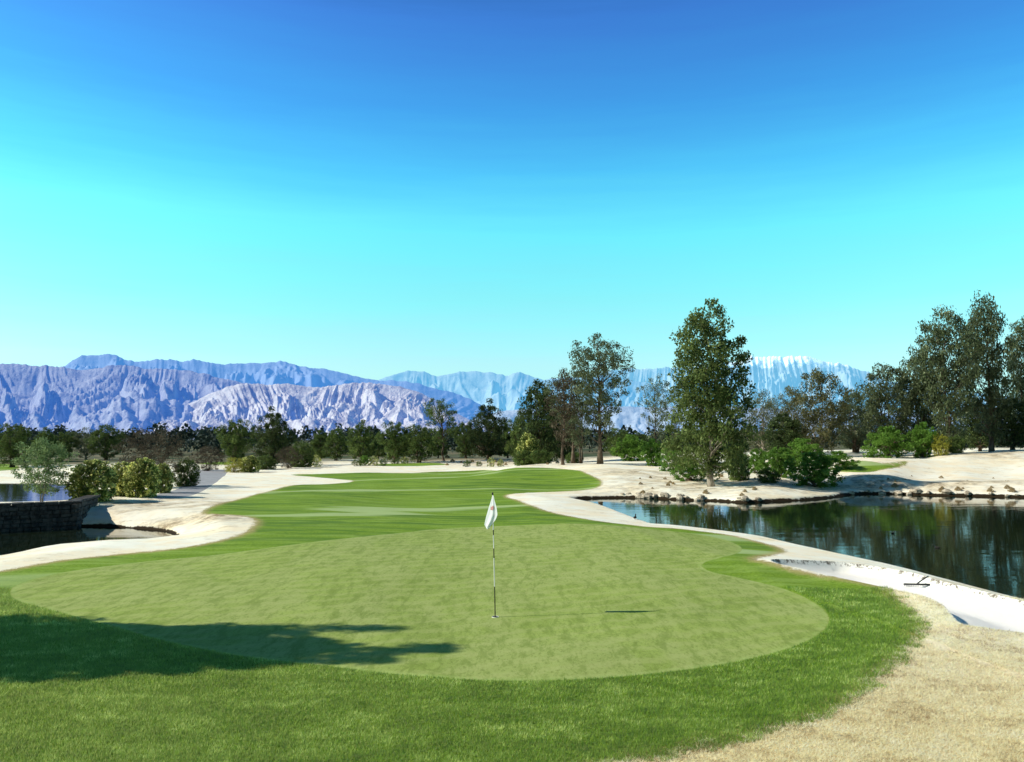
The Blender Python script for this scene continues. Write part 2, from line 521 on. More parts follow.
GREEN = poly([(10, 593), (17, 585), (50, 575), (100, 567), (150, 561), (200, 556.5), (260, 549), (330, 540), (400, 533), (440, 529), (500, 526), (560, 523.5),
              (620, 526), (680, 532), (718, 538), (738, 545), (741, 551), (728, 556), (708, 561), (702, 566), (712, 572), (740, 578), (778, 587), (806, 598), (824, 610),
              (829, 621), (818, 635), (790, 648), (740, 661), (680, 670.5), (600, 678), (540, 680.5), (480, 680), (400, 674.5), (328, 666), (248, 657), (170, 642),
              (100, 623), (48, 609), (18, 601)], .25)
TURF = poly([(291, 474.5), (330, 473.5), (400, 473), (440, 471.5), (480, 470), (520, 467.5), (560, 468.5), (590, 474), (604, 482), (596, 488.5), (575, 491), (540, 492.5), (511, 494.5), (509, 496.5),
             (522, 501), (545, 510), (570, 516), (610, 522.5), (645, 526.5), (672, 528), (700, 531), (730, 535), (752, 540), (775, 546), (786, 551), (775, 555), (757, 558.5), (758, 562),
             (775, 567), (810, 576), (840, 582), (878, 589), (902, 601), (919, 616), (926, 629), (915, 646), (895, 667), (868, 692), (838, 711), (790, 729), (740, 742), (680, 754), (620, 765), (540, 790),
             (380, 850), (100, 930), (-350, 900), (-500, 700), (-300, 625), (-80, 584), (0, 571), (60, 560.5), (120, 554), (175, 548.5), (210, 542.5), (238, 535), (252, 526), (252, 519), (236, 515.5), (206, 515), (202, 511), (240, 498.5),
             (270, 490.5), (300, 484.5), (340, 483), (351, 481), (330, 478.5)], .4)
PATCHES = [poly([(833, 471), (846, 462.5), (862, 460.5), (880, 462.5), (907, 460.5), (906, 466), (884, 470), (862, 472.5)], .8),
           poly([(-60, 474), (0, 471), (20, 466), (-10, 463.5), (-60, 464)], 2),
           poly([(372, 464.6), (400, 463.2), (440, 463.0), (452, 464.6), (420, 466.2), (390, 466.4)], 2),
           poly([(196, 463.5), (222, 461.8), (238, 462.5), (226, 464.8)], 2)]
SAND_SHADE = poly([(150, 497.5), (175, 490), (186, 482), (194, 474), (200, 469.5), (222, 469.5), (226, 474), (218, 481), (206, 489), (196, 494), (186, 496.5), (160, 499.5)], .8)

# ------------------------------------------------------------------ one planar partition of the ground
ys = [-10, -6, -3, -1, 1, 2.5, 4]
while ys[-1] < 260: ys.append(ys[-1] * (1.022 if ys[-1] > 6 else 1.06))
while ys[-1] < 16000: ys.append(ys[-1] * 1.12)
us = np.linspace(-1.25, 1.25, 250)
pts = []
for y in ys:
    w = math.sqrt(y * y + 20)
    uu = us if y < 260 else us[::6]
    for u in uu: pts.append((u * w, y))
pts = np.array(pts)
pts[:, 0] += 0.0
verts2 = [tuple(p) for p in pts]; edges2 = []


def add_loop(P):
    n0 = len(verts2)
    for p in P: verts2.append(tuple(p))
    n = len(P)
    for i in range(n): edges2.append((n0 + i, n0 + (i + 1) % n))


PONDS = [POND_R, POND_L, LAKE_U]
for P in [GREEN, TURF, SAND_SHADE] + PATCHES + BUNKS + PONDS: add_loop(P)
for P in PONDS[:2]:
    for o_ in (.12, .25, .5, 1.0, -.3): add_loop(offset(P, o_))
for B in BUNKS:
    for o_ in (.12, .3, .6, -.06, -.14, -.5): add_loop(offset(B, o_))
# compress depth so the triangulation works on even spacing
W2 = [Vector((x / math.sqrt(y * y + 20) if y > -3 else x / math.sqrt(29) * 1.0, math.log(y + 14))) for x, y in verts2]
W2 = []
for x, y in verts2: W2.append(Vector((x / math.sqrt(y * y + 20), math.log(y + 14))))
ov, oe, of, *_ = delaunay_2d_cdt(W2, edges2, [], 0, 1e-7)
ov = np.array([tuple(v) for v in ov]); Yv = np.exp(ov[:, 1]) - 14; Xv = ov[:, 0] * np.sqrt(Yv * Yv + 20)
TR = np.array([f for f in of if len(f) == 3])
Zv = H_all(Xv, Yv)
V3 = np.stack([Xv, Yv, Zv], 1)
A = V3[TR[:, 1]] - V3[TR[:, 0]]; B_ = V3[TR[:, 2]] - V3[TR[:, 0]]
flip = (A[:, 0] * B_[:, 1] - A[:, 1] * B_[:, 0]) < 0
TR[flip] = TR[flip][:, ::-1]
cx, cy = Xv[TR].mean(1), Yv[TR].mean(1)
reg = np.zeros(len(TR), int)
for i, P in enumerate(PATCHES): reg[inside(P, cx, cy)] = 3
reg[inside(SAND_SHADE, cx, cy)] = 5
reg[inside(TURF, cx, cy)] = 2
for P in BUNKS: reg[inside(P, cx, cy)] = 4
reg[inside(GREEN, cx, cy)] = 1
sd_green = sdist(GREEN, Xv, Yv, 6)
sd_turf = np.minimum.reduce([sdist(P, Xv, Yv, 6) for P in [TURF] + PATCHES])
sd_bk = np.minimum.reduce([sdist(P, Xv, Yv, 4) for P in BUNKS])
dl = sdist(POND_L, Xv, Yv, 3); dr = sdist(POND_R, Xv, Yv, 3)
above = np.where(np.minimum(dl, dr) < 2.9, Zv - WL, 2.0)
du = sdist(LAKE_U, Xv, Yv, 2)
above = np.where(du < 1.5, np.minimum(above, Zv - UL + .1), above)


def rough_tag(X, Y):
    r = np.zeros(X.shape)
    for px, py, d, ax, ay in [(720, 492, 52, 9, 4), (690, 480, 57, 6, 5), (1000, 490, 54, 22, 2.6), (890, 489, 54, 10, 2), (640, 478, 64, 4, 4), (1005, 456, 72, 6, 4),
                              (560, 463, 78, 12, 3), (150, 500, 37, 8, 3), (220, 525, 31, 3, 2), (130, 520, 31, 6, 1.2), (520, 458, 108, 18, 8), (90, 462, 95, 12, 3), (1000, 745, 7.8, 0.01, .01)]:
        x0 = ray(px, py)[0] * d
        r = np.maximum(r, np.exp(-((X - x0) / ax) ** 2 - ((Y - d) / ay) ** 2))
    return r


rough = rough_tag(Xv, Yv)
_sl = np.minimum(np.abs(dl), np.abs(dr)); _fs = np.where(dl < dr, sstep(24, 29, Yv), sstep(38, 43, Yv))
wet_shade = 1 - sstep(.0, .12 + np.where(dl < dr, .05, .20) * _fs, _sl)
wet_shade = np.where(np.minimum(dl, dr) < 0, 1, wet_shade)
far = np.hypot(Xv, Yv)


def region(name, code, mat, label_kind='structure'):
    T = TR[reg == code]
    u, inv = np.unique(T, return_inverse=True)
    me = mesh_np(name, V3[u], inv.reshape(T.shape), [mat], True)
    for n_, a_ in (('sd_green', sd_green), ('sd_grass', sd_turf), ('sd_bunker', sd_bk), ('above_water', above), ('rough', rough), ('far', far), ('wet_shade', wet_shade)):
        attr(me, n_, a_[u])
    o = link(name, me); o['kind'] = 'structure'
    return o


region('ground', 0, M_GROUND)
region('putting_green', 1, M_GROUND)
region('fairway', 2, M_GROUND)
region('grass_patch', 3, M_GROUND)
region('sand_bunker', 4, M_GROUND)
M_SAND_SHADE = simple_mat('sand_shade_grey', (.30, .29, .30), (.42, .41, .42), 3, .9, .2, obj=False)  # tree shade on the white sand, painted as a flat grey area
region('sand_shade', 5, M_SAND_SHADE)


def water(name, P, z):
    P = offset(P, .12 if z == WL else .1)
    vs = [Vector((p[0], p[1])) for p in P]
    v, e, f, *_ = delaunay_2d_cdt(vs, [(i, (i + 1) % len(vs)) for i in range(len(vs))], [], 1, 1e-6)
    V = np.array([(a[0], a[1], z) for a in v]); Fc = np.array([t for t in f if len(t) == 3])
    c = V[Fc].mean(1)
    Fc = Fc[inside(P, c[:, 0], c[:, 1])]
    a = V[Fc[:, 1]] - V[Fc[:, 0]]; b = V[Fc[:, 2]] - V[Fc[:, 0]]
    fl = (a[:, 0] * b[:, 1] - a[:, 1] * b[:, 0]) < 0; Fc[fl] = Fc[fl][:, ::-1]
    tag(link(name, mesh_np(name, V, Fc, [M_WATER], False)), kind='structure')


water('pond_water', POND_R, WL); water('pond_water', POND_L, WL); water('lake_water', LAKE_U, UL)


# ------------------------------------------------------------------ mountains
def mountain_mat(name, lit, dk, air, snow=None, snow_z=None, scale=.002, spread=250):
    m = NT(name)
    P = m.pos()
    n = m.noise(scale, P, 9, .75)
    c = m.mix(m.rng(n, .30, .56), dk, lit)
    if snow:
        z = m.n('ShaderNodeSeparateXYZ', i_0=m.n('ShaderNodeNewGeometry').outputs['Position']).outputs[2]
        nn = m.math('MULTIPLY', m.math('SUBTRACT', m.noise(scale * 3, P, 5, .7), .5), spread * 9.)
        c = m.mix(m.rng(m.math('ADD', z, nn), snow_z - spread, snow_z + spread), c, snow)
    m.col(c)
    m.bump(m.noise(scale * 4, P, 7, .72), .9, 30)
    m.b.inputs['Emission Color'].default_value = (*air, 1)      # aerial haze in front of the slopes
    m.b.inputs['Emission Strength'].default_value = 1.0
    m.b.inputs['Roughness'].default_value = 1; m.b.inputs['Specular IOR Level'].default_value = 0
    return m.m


def range_mesh(name, prof, D, depth, mat, seed, fx=9., amp=.45, rows=110, step=1.1, front=.72, py0=441.0, lump=.25, foot=None, crest=1.):
    """prof: skyline (pixel x, pixel y) at depth D; slopes come forward by `depth`"""
    prof = np.array(prof, float)
    ax = np.arange(prof[0, 0], prof[-1, 0], step)
    ty = np.interp(ax, prof[:, 0], prof[:, 1])
    t = np.linspace(0, 1.25, rows)
    AX, T = np.meshgrid(ax, t)
    Hc = np.interp(AX, prof[:, 0], prof[:, 1])
    Yd = D - depth + depth * T
    X = (AX - 512) / F * Yd
    hc = (py0 - Hc) / F * D
    u_ = D / F
    P1 = AX + seed * 91.; Q1 = T * depth / u_ * .8 + seed * 37.
    wpx = 16 * perlin(P1 / 55., Q1 / 70.) + 6 * perlin(P1 / 19., Q1 / 25. + 7); wpy = 20 * perlin(P1 / 60. + 9, Q1 / 60.)
    s_ = fx / 10.
    ob = perlin(P1 / 130., Q1 / 160. + 3)
    up = np.clip(T, 0, 1)
    n1 = ridged((P1 + wpx * 1.8 + (.55 + 2.2 * ob) * Q1) / 74. / s_, (Q1 + wpy) / 110. / s_, 4, .6)
    ni = ridged((P1 + wpx * 1.6 + .4 * Q1) / 58. / s_, (Q1 + wpy * 1.3) / 40. / s_, 4, .52)
    n2 = ridged((P1 + wpx * 1.4 + (1.8 * ob - .3) * Q1) / 21. / s_, (Q1 + wpy * 1.2) / 30. / s_, 4, .55)
    n3 = ridged((P1 + wpx * 1.3 + .2 * Q1) / 8. / s_, (Q1 + wpy) / 9. / s_, 3, .6)
    cr_ = crest * sstep(.40, .85, up + .35 * perlin(P1 / 45., Q1 / 50.))
    env = 1 - .93 * up ** 7
    tiny = 1 + .022 * fbm(P1[0] / 14., Q1[0] + 3.3, 4, .55)
    low = .40 * up ** 1.2 + .60 * up ** 3.5
    mass = low * (1 - .8 * amp * np.clip(1 + 1.1 * perlin(P1 / 60. + 4, Q1 / 90.), .3, 1.6) * (1 - n1) * env * (.3 + .7 * cr_))
    mass = mass + (1 - cr_) * np.sqrt(up) * .25 * (ni - .38) * (.3 + .7 * env)
    wob = .10 * perlin(P1 / 23., Q1 / 40.) + .05 * perlin(P1 / 9., Q1 / 14.)
    for kk, (t0, fr, wd, sc_) in enumerate(((.10, .24, .14, 30), (.21, .38, .17, 44), (.35, .55, .20, 38), (.52, .74, .24, 58), (.72, .93, .24, 40), (.90, 1.05, .26, 52))):
        sd_k = seed * 13.7 + kk * 29.3
        tk = t0 + .13 * perlin(P1[0] / (sc_ * 1.1) + sd_k, P1[0] * 0 + kk)
        hk = fr * np.clip(.62 + 1.25 * perlin(P1[0] / sc_ + sd_k * 1.7, P1[0] * 0 + .5) + .45 * perlin(P1[0] / (sc_ * .37) + sd_k, P1[0] * 0 + 2.5), 0, 1.12)
        dt = (T - tk[None, :]) + wob * .6
        # spurs run down both sides of each ridge
        face = hk[None, :] * (1 - np.abs(dt) / wd * (1 - .45 * ridged((P1 + 45 * dt * np.sign(perlin(P1 / 70., P1 * 0 + kk))) / 15. / s_, P1 * 0 + sd_k + T * .8, 2)))
        mass = np.maximum(mass, np.minimum(face, .97 * (D - depth + depth * T) / D))
    z = mass - env * np.sqrt(up) * (.15 * (1 - n2) + .085 * (1 - n3)) * (.45 + amp) + .04
    z = np.clip(z, -.02 + .02 * up, None) * hc * (Yd / D) * tiny
    back = np.clip((T - 1) / .25, 0, 1); z *= 1 - back ** 1.3
    z = np.where(T <= 0, -20, z)
    V = np.stack([X, Yd, z + 2], -1).reshape(-1, 3)
    nr, nc = AX.shape
    idx = np.arange(nr * nc).reshape(nr, nc)
    Fc = np.stack([idx[:-1, :-1], idx[:-1, 1:], idx[1:, 1:], idx[1:, :-1]], -1).reshape(-1, 4)
    return tag(link(name, mesh_np(name, V, Fc, [mat], True)), kind='structure')


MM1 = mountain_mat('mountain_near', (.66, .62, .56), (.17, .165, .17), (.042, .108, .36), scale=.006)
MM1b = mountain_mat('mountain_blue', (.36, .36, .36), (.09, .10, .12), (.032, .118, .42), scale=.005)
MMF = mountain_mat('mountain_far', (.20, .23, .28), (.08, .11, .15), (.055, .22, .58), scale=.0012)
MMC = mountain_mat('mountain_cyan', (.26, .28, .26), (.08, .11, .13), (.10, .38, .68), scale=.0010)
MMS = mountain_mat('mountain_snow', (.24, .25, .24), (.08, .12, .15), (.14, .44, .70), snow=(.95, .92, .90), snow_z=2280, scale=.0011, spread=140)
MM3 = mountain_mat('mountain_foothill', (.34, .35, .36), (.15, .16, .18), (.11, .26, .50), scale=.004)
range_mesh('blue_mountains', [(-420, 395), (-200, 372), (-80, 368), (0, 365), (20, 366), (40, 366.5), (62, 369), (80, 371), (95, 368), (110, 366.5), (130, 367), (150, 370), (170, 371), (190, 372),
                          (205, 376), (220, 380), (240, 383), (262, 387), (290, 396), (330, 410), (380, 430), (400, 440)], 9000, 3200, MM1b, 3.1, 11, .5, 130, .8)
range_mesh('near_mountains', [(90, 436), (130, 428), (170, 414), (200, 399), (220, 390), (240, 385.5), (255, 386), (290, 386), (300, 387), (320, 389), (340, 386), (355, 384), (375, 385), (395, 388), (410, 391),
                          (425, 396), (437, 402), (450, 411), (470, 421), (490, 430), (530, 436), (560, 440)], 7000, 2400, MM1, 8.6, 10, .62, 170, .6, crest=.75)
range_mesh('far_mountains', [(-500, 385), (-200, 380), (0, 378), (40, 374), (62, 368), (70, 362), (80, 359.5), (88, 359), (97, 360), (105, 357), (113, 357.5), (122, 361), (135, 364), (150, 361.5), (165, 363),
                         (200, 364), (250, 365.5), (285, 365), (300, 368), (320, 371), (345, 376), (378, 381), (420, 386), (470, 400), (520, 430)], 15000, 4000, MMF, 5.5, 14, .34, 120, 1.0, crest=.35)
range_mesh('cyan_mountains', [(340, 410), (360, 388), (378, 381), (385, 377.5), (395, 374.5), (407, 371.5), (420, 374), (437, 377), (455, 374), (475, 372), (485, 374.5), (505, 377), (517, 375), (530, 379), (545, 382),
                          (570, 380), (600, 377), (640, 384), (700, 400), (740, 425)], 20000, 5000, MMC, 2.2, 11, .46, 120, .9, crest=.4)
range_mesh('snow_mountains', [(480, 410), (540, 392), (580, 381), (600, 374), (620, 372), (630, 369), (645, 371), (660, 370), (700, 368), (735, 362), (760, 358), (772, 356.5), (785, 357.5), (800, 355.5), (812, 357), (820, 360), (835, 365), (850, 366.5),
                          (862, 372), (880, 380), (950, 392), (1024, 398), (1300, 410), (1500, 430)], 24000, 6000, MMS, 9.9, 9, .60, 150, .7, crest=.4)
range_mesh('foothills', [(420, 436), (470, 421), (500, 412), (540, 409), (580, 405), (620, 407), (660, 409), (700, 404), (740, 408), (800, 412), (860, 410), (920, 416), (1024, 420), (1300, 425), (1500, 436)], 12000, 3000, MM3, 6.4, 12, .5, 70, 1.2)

# ------------------------------------------------------------------ trees


def leaf_cloud(C, Rr, n_each, size, asp, droop, outward, seed, flat=.8):
    """leaf faces scattered in clumps: C (k,3) centres, Rr (k,) radii"""
    g = np.random.default_rng(seed)
    k = len(C)
    cid = np.repeat(np.arange(k), n_each)
    n = len(cid)
    d = g.normal(size=(n, 3)); d /= np.linalg.norm(d, axis=1)[:, None]
    r = g.uniform(0, 1, n) ** .45
    p = C[cid] + d * (r * Rr[cid])[:, None] * np.array([1, 1, flat])
    # leaf axis
    ax = g.normal(size=(n, 3)) + d * outward + np.array([0, 0, -droop]); ax /= np.linalg.norm(ax, axis=1)[:, None]
    b = g.normal(size=(n, 3)); nrm = np.cross(ax, b); nrm /= np.linalg.norm(nrm, axis=1)[:, None]
    side = np.cross(ax, nrm)
    s = size * g.uniform(.5, 1.25, n)
    L = ax * s[:, None] * .5; Wd = side * (s * asp)[:, None] * .5
    V = np.stack([p - L, p + Wd * 1.0 + nrm * (s * .08)[:, None], p + L, p - Wd * 1.0 + nrm * (s * .08)[:, None]], 1).reshape(-1, 3)
    Fc = np.arange(n * 4).reshape(n, 4)
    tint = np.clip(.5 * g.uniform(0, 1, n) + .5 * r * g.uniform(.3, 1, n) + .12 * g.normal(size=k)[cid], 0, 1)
    return V, Fc, tint


def crown_centres(H, prof, k, rad, cr, seed, shell=.5, irregular=.25):
    """prof: [(height fraction, radius fraction)], rad: max radius"""
    g = np.random.default_rng(seed); prof = np.array(prof)
    hs = np.linspace(prof[0, 0], prof[-1, 0], 200)
    rs = np.interp(hs, prof[:, 0], prof[:, 1])
    w = rs ** 1.3 + .03; w /= w.sum()
    C = []; ph = g.uniform(0, 6.28, 6)
    for _ in range(k):
        best = None; bd = -1
        for _try in range(5):
            h = g.choice(hs, p=w) + g.normal() * .01
            rr = np.interp(h, prof[:, 0], prof[:, 1]) * rad
            a = g.uniform(0, 2 * np.pi)
            lob = 1 + irregular * (math.sin(2 * a + ph[0] + 5 * h) * .6 + math.sin(3 * a + ph[1] - 9 * h) * .5)
            q = g.uniform(0, 1) ** shell * rr * lob
            p = np.array([math.cos(a) * q, math.sin(a) * q, h * H])
            dmin = min([np.linalg.norm(p - c) for c in C]) if C else 9
            if dmin > bd: bd = dmin; best = p
        C.append(best)
    C = np.array(C)
    return C, cr * g.uniform(.6, 1.3, k)


def trunk_mb(H, C, tr, tb, seed, stems=1, lean=(0, 0), top=.85, spread=.0):
    g = random.Random(seed); mb = MB(); axes = []
    for s in range(stems):
        a0 = g.uniform(0, 6.28); off = spread * (1 if stems > 1 else 0)
        P = []; n = 8
        hh = H * top * (1 if s == 0 else g.uniform(.7, .95))
        for i in range(n + 1):
            f = i / n
            x = lean[0] * f + math.cos(a0) * off * f * H + g.uniform(-1, 1) * .018 * H * (f > 0) + (math.cos(a0) * tr * .9 if stems > 1 else 0)
            y = lean[1] * f + math.sin(a0) * off * f * H + g.uniform(-1, 1) * .018 * H * (f > 0) + (math.sin(a0) * tr * .9 if stems > 1 else 0)
            P.append(Vector((x, y, f * hh - (.15 if i == 0 else 0))))
        rad = [tr * (1.45 if i == 0 else (1 - .88 * (i / n) ** .8)) * (1 if stems == 1 else .75) for i in range(n + 1)]
        mb.tube(P, rad, 9); axes.append((P, rad, hh))
    for c in C:
        P, rad, hh = axes[g.randrange(len(axes))]
        c = Vector(c)
        hz = max(tb * H, c.z - (.25 + .35 * g.random()) * Vector((c.x, c.y)).length - .06 * H)
        f = min(max(hz / hh, 0), .98) * 8; i = int(f); q = P[i].lerp(P[min(i + 1, 8)], f - i)
        r0 = max(rad[i] * .45, .012 * tr * 3); mid = q.lerp(c, .5) + Vector((g.uniform(-.05, .05) * H, g.uniform(-.05, .05) * H, -.02 * H)) * .6
        mb.tube([q, mid, c], [r0, r0 * .6, r0 * .15], 5, False)
    return mb


KINDS = {}


def kind(name, H, prof, rad, k, cr, n_each, size, asp, leaf, bark, tr, tb=.15, droop=.2, outward=.5, seed=1, shell=.5, irr=.25, stems=1, spread=0, lean=(0, 0), top=.85, flat=.8):
    C, Rr = crown_centres(H, prof, k, rad, cr, seed, shell, irr)
    C[:, 0] += lean[0] * C[:, 2] / H; C[:, 1] += lean[1] * C[:, 2] / H
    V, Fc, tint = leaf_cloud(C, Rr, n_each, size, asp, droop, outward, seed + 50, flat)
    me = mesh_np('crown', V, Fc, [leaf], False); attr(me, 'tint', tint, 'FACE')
    mb = trunk_mb(H, C[:min(len(C), 45)], tr, tb, seed, stems, lean, top, spread)
    tm = bpy.data.meshes.new('trunk'); tm.from_pydata(mb.v, [], mb.f); tm.update(); tm.materials.append(bark)
    tm.polygons.foreach_set('use_smooth', [True] * len(tm.polygons))
    KINDS[name] = (H, me, tm, rad + cr * .75)


AIRY = [(.22, .25), (.4, .6), (.6, .85), (.8, 1), (.93, .7), (1., .2)]
CONE = [(.08, .35), (.13, .85), (.22, 1), (.3, 1), (.5, .97), (.7, .86), (.85, .62), (.95, .36), (1., .1)]
ROUND = [(.1, .55), (.25, .9), (.5, 1), (.75, .85), (.92, .5), (1., .15)]
PINEP = [(.12, .7), (.3, 1), (.5, .9), (.7, .7), (.88, .42), (1., .08)]
BUSHP = [(.02, .7), (.2, .95), (.45, 1), (.7, .9), (.9, .6), (1., .25)]
TALLP = [(.12, .5), (.3, .8), (.5, .9), (.7, 1), (.85, .8), (.95, .5), (1., .2)]
kind('gum_airy', 12.0, AIRY, 3.0, 130, .60, 85, .26, .38, L_EUC, M_BARK, .24, .15, .9, .3, 11, .55, .35, top=.93)
kind('gum_young', 8.4, AIRY, 2.3, 55, .55, 55, .24, .38, L_EUC, M_BARK, .15, .2, .9, .3, 12, .6, .35, top=.9)
kind('gum_lean', 9.0, [(.15, .2), (.35, .6), (.6, 1), (.8, .8), (.95, .5), (1, .2)], 2.0, 55, .60, 60, .25, .4, L_BRN, M_BARK, .17, .2, .6, .3, 13, .6, .4, lean=(-.6, 0), top=.9)
kind('great_tree', 12.3, CONE, 2.9, 230, .72, 110, .26, .5, L_BIG, M_BARKP, .22, .12, .4, .5, 14, .45, .3, top=.93)
kind('stand_tall', 12.5, TALLP, 3.0, 125, .95, 125, 0.34, .42, L_EUC, M_BARK, .33, .1, .9, .3, 15, .45, .3, stems=2, spread=.05)
kind('stand_mid', 9.5, ROUND, 3.2, 105, .85, 125, 0.32, .42, L_EUC, M_BARK, .26, .08, .9, .3, 16, .45, .35, stems=3, spread=.07)
kind('olive_mid', 9.0, ROUND, 3.3, 95, .85, 120, 0.3, .45, leaf_mat('leaf_dusty', (0.045, 0.051, 0.022), (0.160, 0.163, 0.069), (0.432, 0.398, 0.213), .25, .5), M_BARKP, .2, .05, .5, .3, 17, .45, .35, stems=3, spread=.09)
kind('brown_mid', 8.0, ROUND, 2.8, 80, .75, 100, 0.26, .35, L_DUST, M_BARKP, .16, .05, .5, .3, 18, .5, .4, stems=3, spread=.1)
kind('dark_mass', 9.0, ROUND, 2.9, 100, .85, 120, 0.36, .45, L_DARK, M_BARK, .25, .06, .5, .3, 19, .4, .25, stems=2, spread=.05)
kind('pine_a', 6.5, PINEP, 2.4, 75, .62, 120, 0.34, .3, L_PINE, M_BARK, .2, .12, -.2, .8, 20, .45, .3)
kind('pine_b', 6.5, ROUND, 2.5, 75, .62, 120, 0.34, .3, L_PINE, M_BARK, .22, .14, -.2, .8, 21, .4, .35, stems=2, spread=.05)
kind('pine_tall', 8.5, [(.25, .35), (.4, .6), (.6, .9), (.75, 1), (.9, .7), (1, .2)], 2.6, 55, .62, 85, 0.3, .3, L_PINE, M_BARK, .18, .25, -.2, .8, 22, .6, .4, lean=(.8, 0), top=.92)
kind('pine_dark', 7.6, [(.08, .8), (.3, 1), (.55, .85), (.75, .65), (.9, .4), (1, .1)], 3.0, 100, .7, 120, 0.36, .3, L_DARK, M_BARK, .24, .1, -.2, .8, 23, .45, .35)
kind('sapling', 2.8, [(.18, .5), (.35, .9), (.6, 1), (.85, .75), (1., .25)], 1.2, 85, .24, 85, .10, .5, L_SAP, M_BARKP, .035, .15, .2, .4, 24, .55, .35, stems=3, spread=.1)
kind('flower_shrub', 2.0, BUSHP, .95, 130, .20, 80, .12, .7, L_FLOW, M_BARK, .05, .05, -.2, .8, 25, .3, .1, stems=3, spread=.1)
kind('leafy_shrub', 2.2, BUSHP, 1.35, 85, .27, 95, .16, .5, L_BRITE, M_BARK, .06, .05, .2, .7, 26, .5, .5, stems=3, spread=.1)
kind('dark_shrub', 2.0, BUSHP, 1.2, 90, .30, 90, .14, .5, L_PINE, M_BARK, .06, .05, .2, .7, 27, .35, .25, stems=3, spread=.1)
kind('yellow_shrub', 2.0, BUSHP, .9, 55, .28, 60, .13, .5, L_YEL, M_BARK, .05, .05, .2, .7, 28, .35, .2, stems=3, spread=.1)
kind('twig_shrub', 4.4, [(.02, .3), (.2, .7), (.5, 1), (.8, .9), (1, .4)], 2.9, 120, .50, 75, .22, .24, L_BRN, M_BARK, .08, .02, -.3, .9, 29, .5, .3, stems=5, spread=.16)
kind('low_shrub', .9, BUSHP, .62, 36, .18, 50, .09, .5, L_PINE, M_BARK, .02, .05, 0, .8, 30, .3, .1, stems=3, spread=.1)
kind('low_yellow', .9, BUSHP, .62, 36, .18, 50, .09, .5, L_FLOW, M_BARK, .02, .05, 0, .8, 31, .3, .1, stems=3, spread=.1)
kind('tuft', .45, [(.02, .8), (.3, 1), (.6, .8), (1, .3)], .34, 26, .12, 60, .09, .35, L_DRY, M_BARKP, .004, .05, -.8, .8, 32, .3, .2, stems=3, spread=.15)
kind('mesquite', 7.6, [(.2, .35), (.35, .7), (.6, 1), (.8, .85), (.95, .5), (1, .2)], 2.1, 60, .5, 70, .17, .35, L_EUC, M_BARK, .17, .15, .5, .4, 33, .6, .5, stems=2, spread=.06, top=.92)


def plant(kd, px, top, base, d, w, name, label, cat, group=None, rz=None, at=None):
    """stand a tree whose foot is seen at (px, base); its height follows from the top row"""
    H, cm, tm, rad = KINDS[kd]
    if at is None:
        x = ray(px, base)[0] * d; y = d
    else: x, y = at
    z = Hpt(x, y)
    h = (CAMZ + float(ray(px, top)[2]) * y) - z if at is None else top
    sz = h / H; sx = (w / 2 * y / F) / rad if w else sz
    o = empty(name, (x, y, z), random.uniform(0, 6.28) if rz is None else rz, (sx, sx, sz))
    tag(o, label, cat, group)
    link('trunk', tm, o); link('crown', cm, o)
    return o


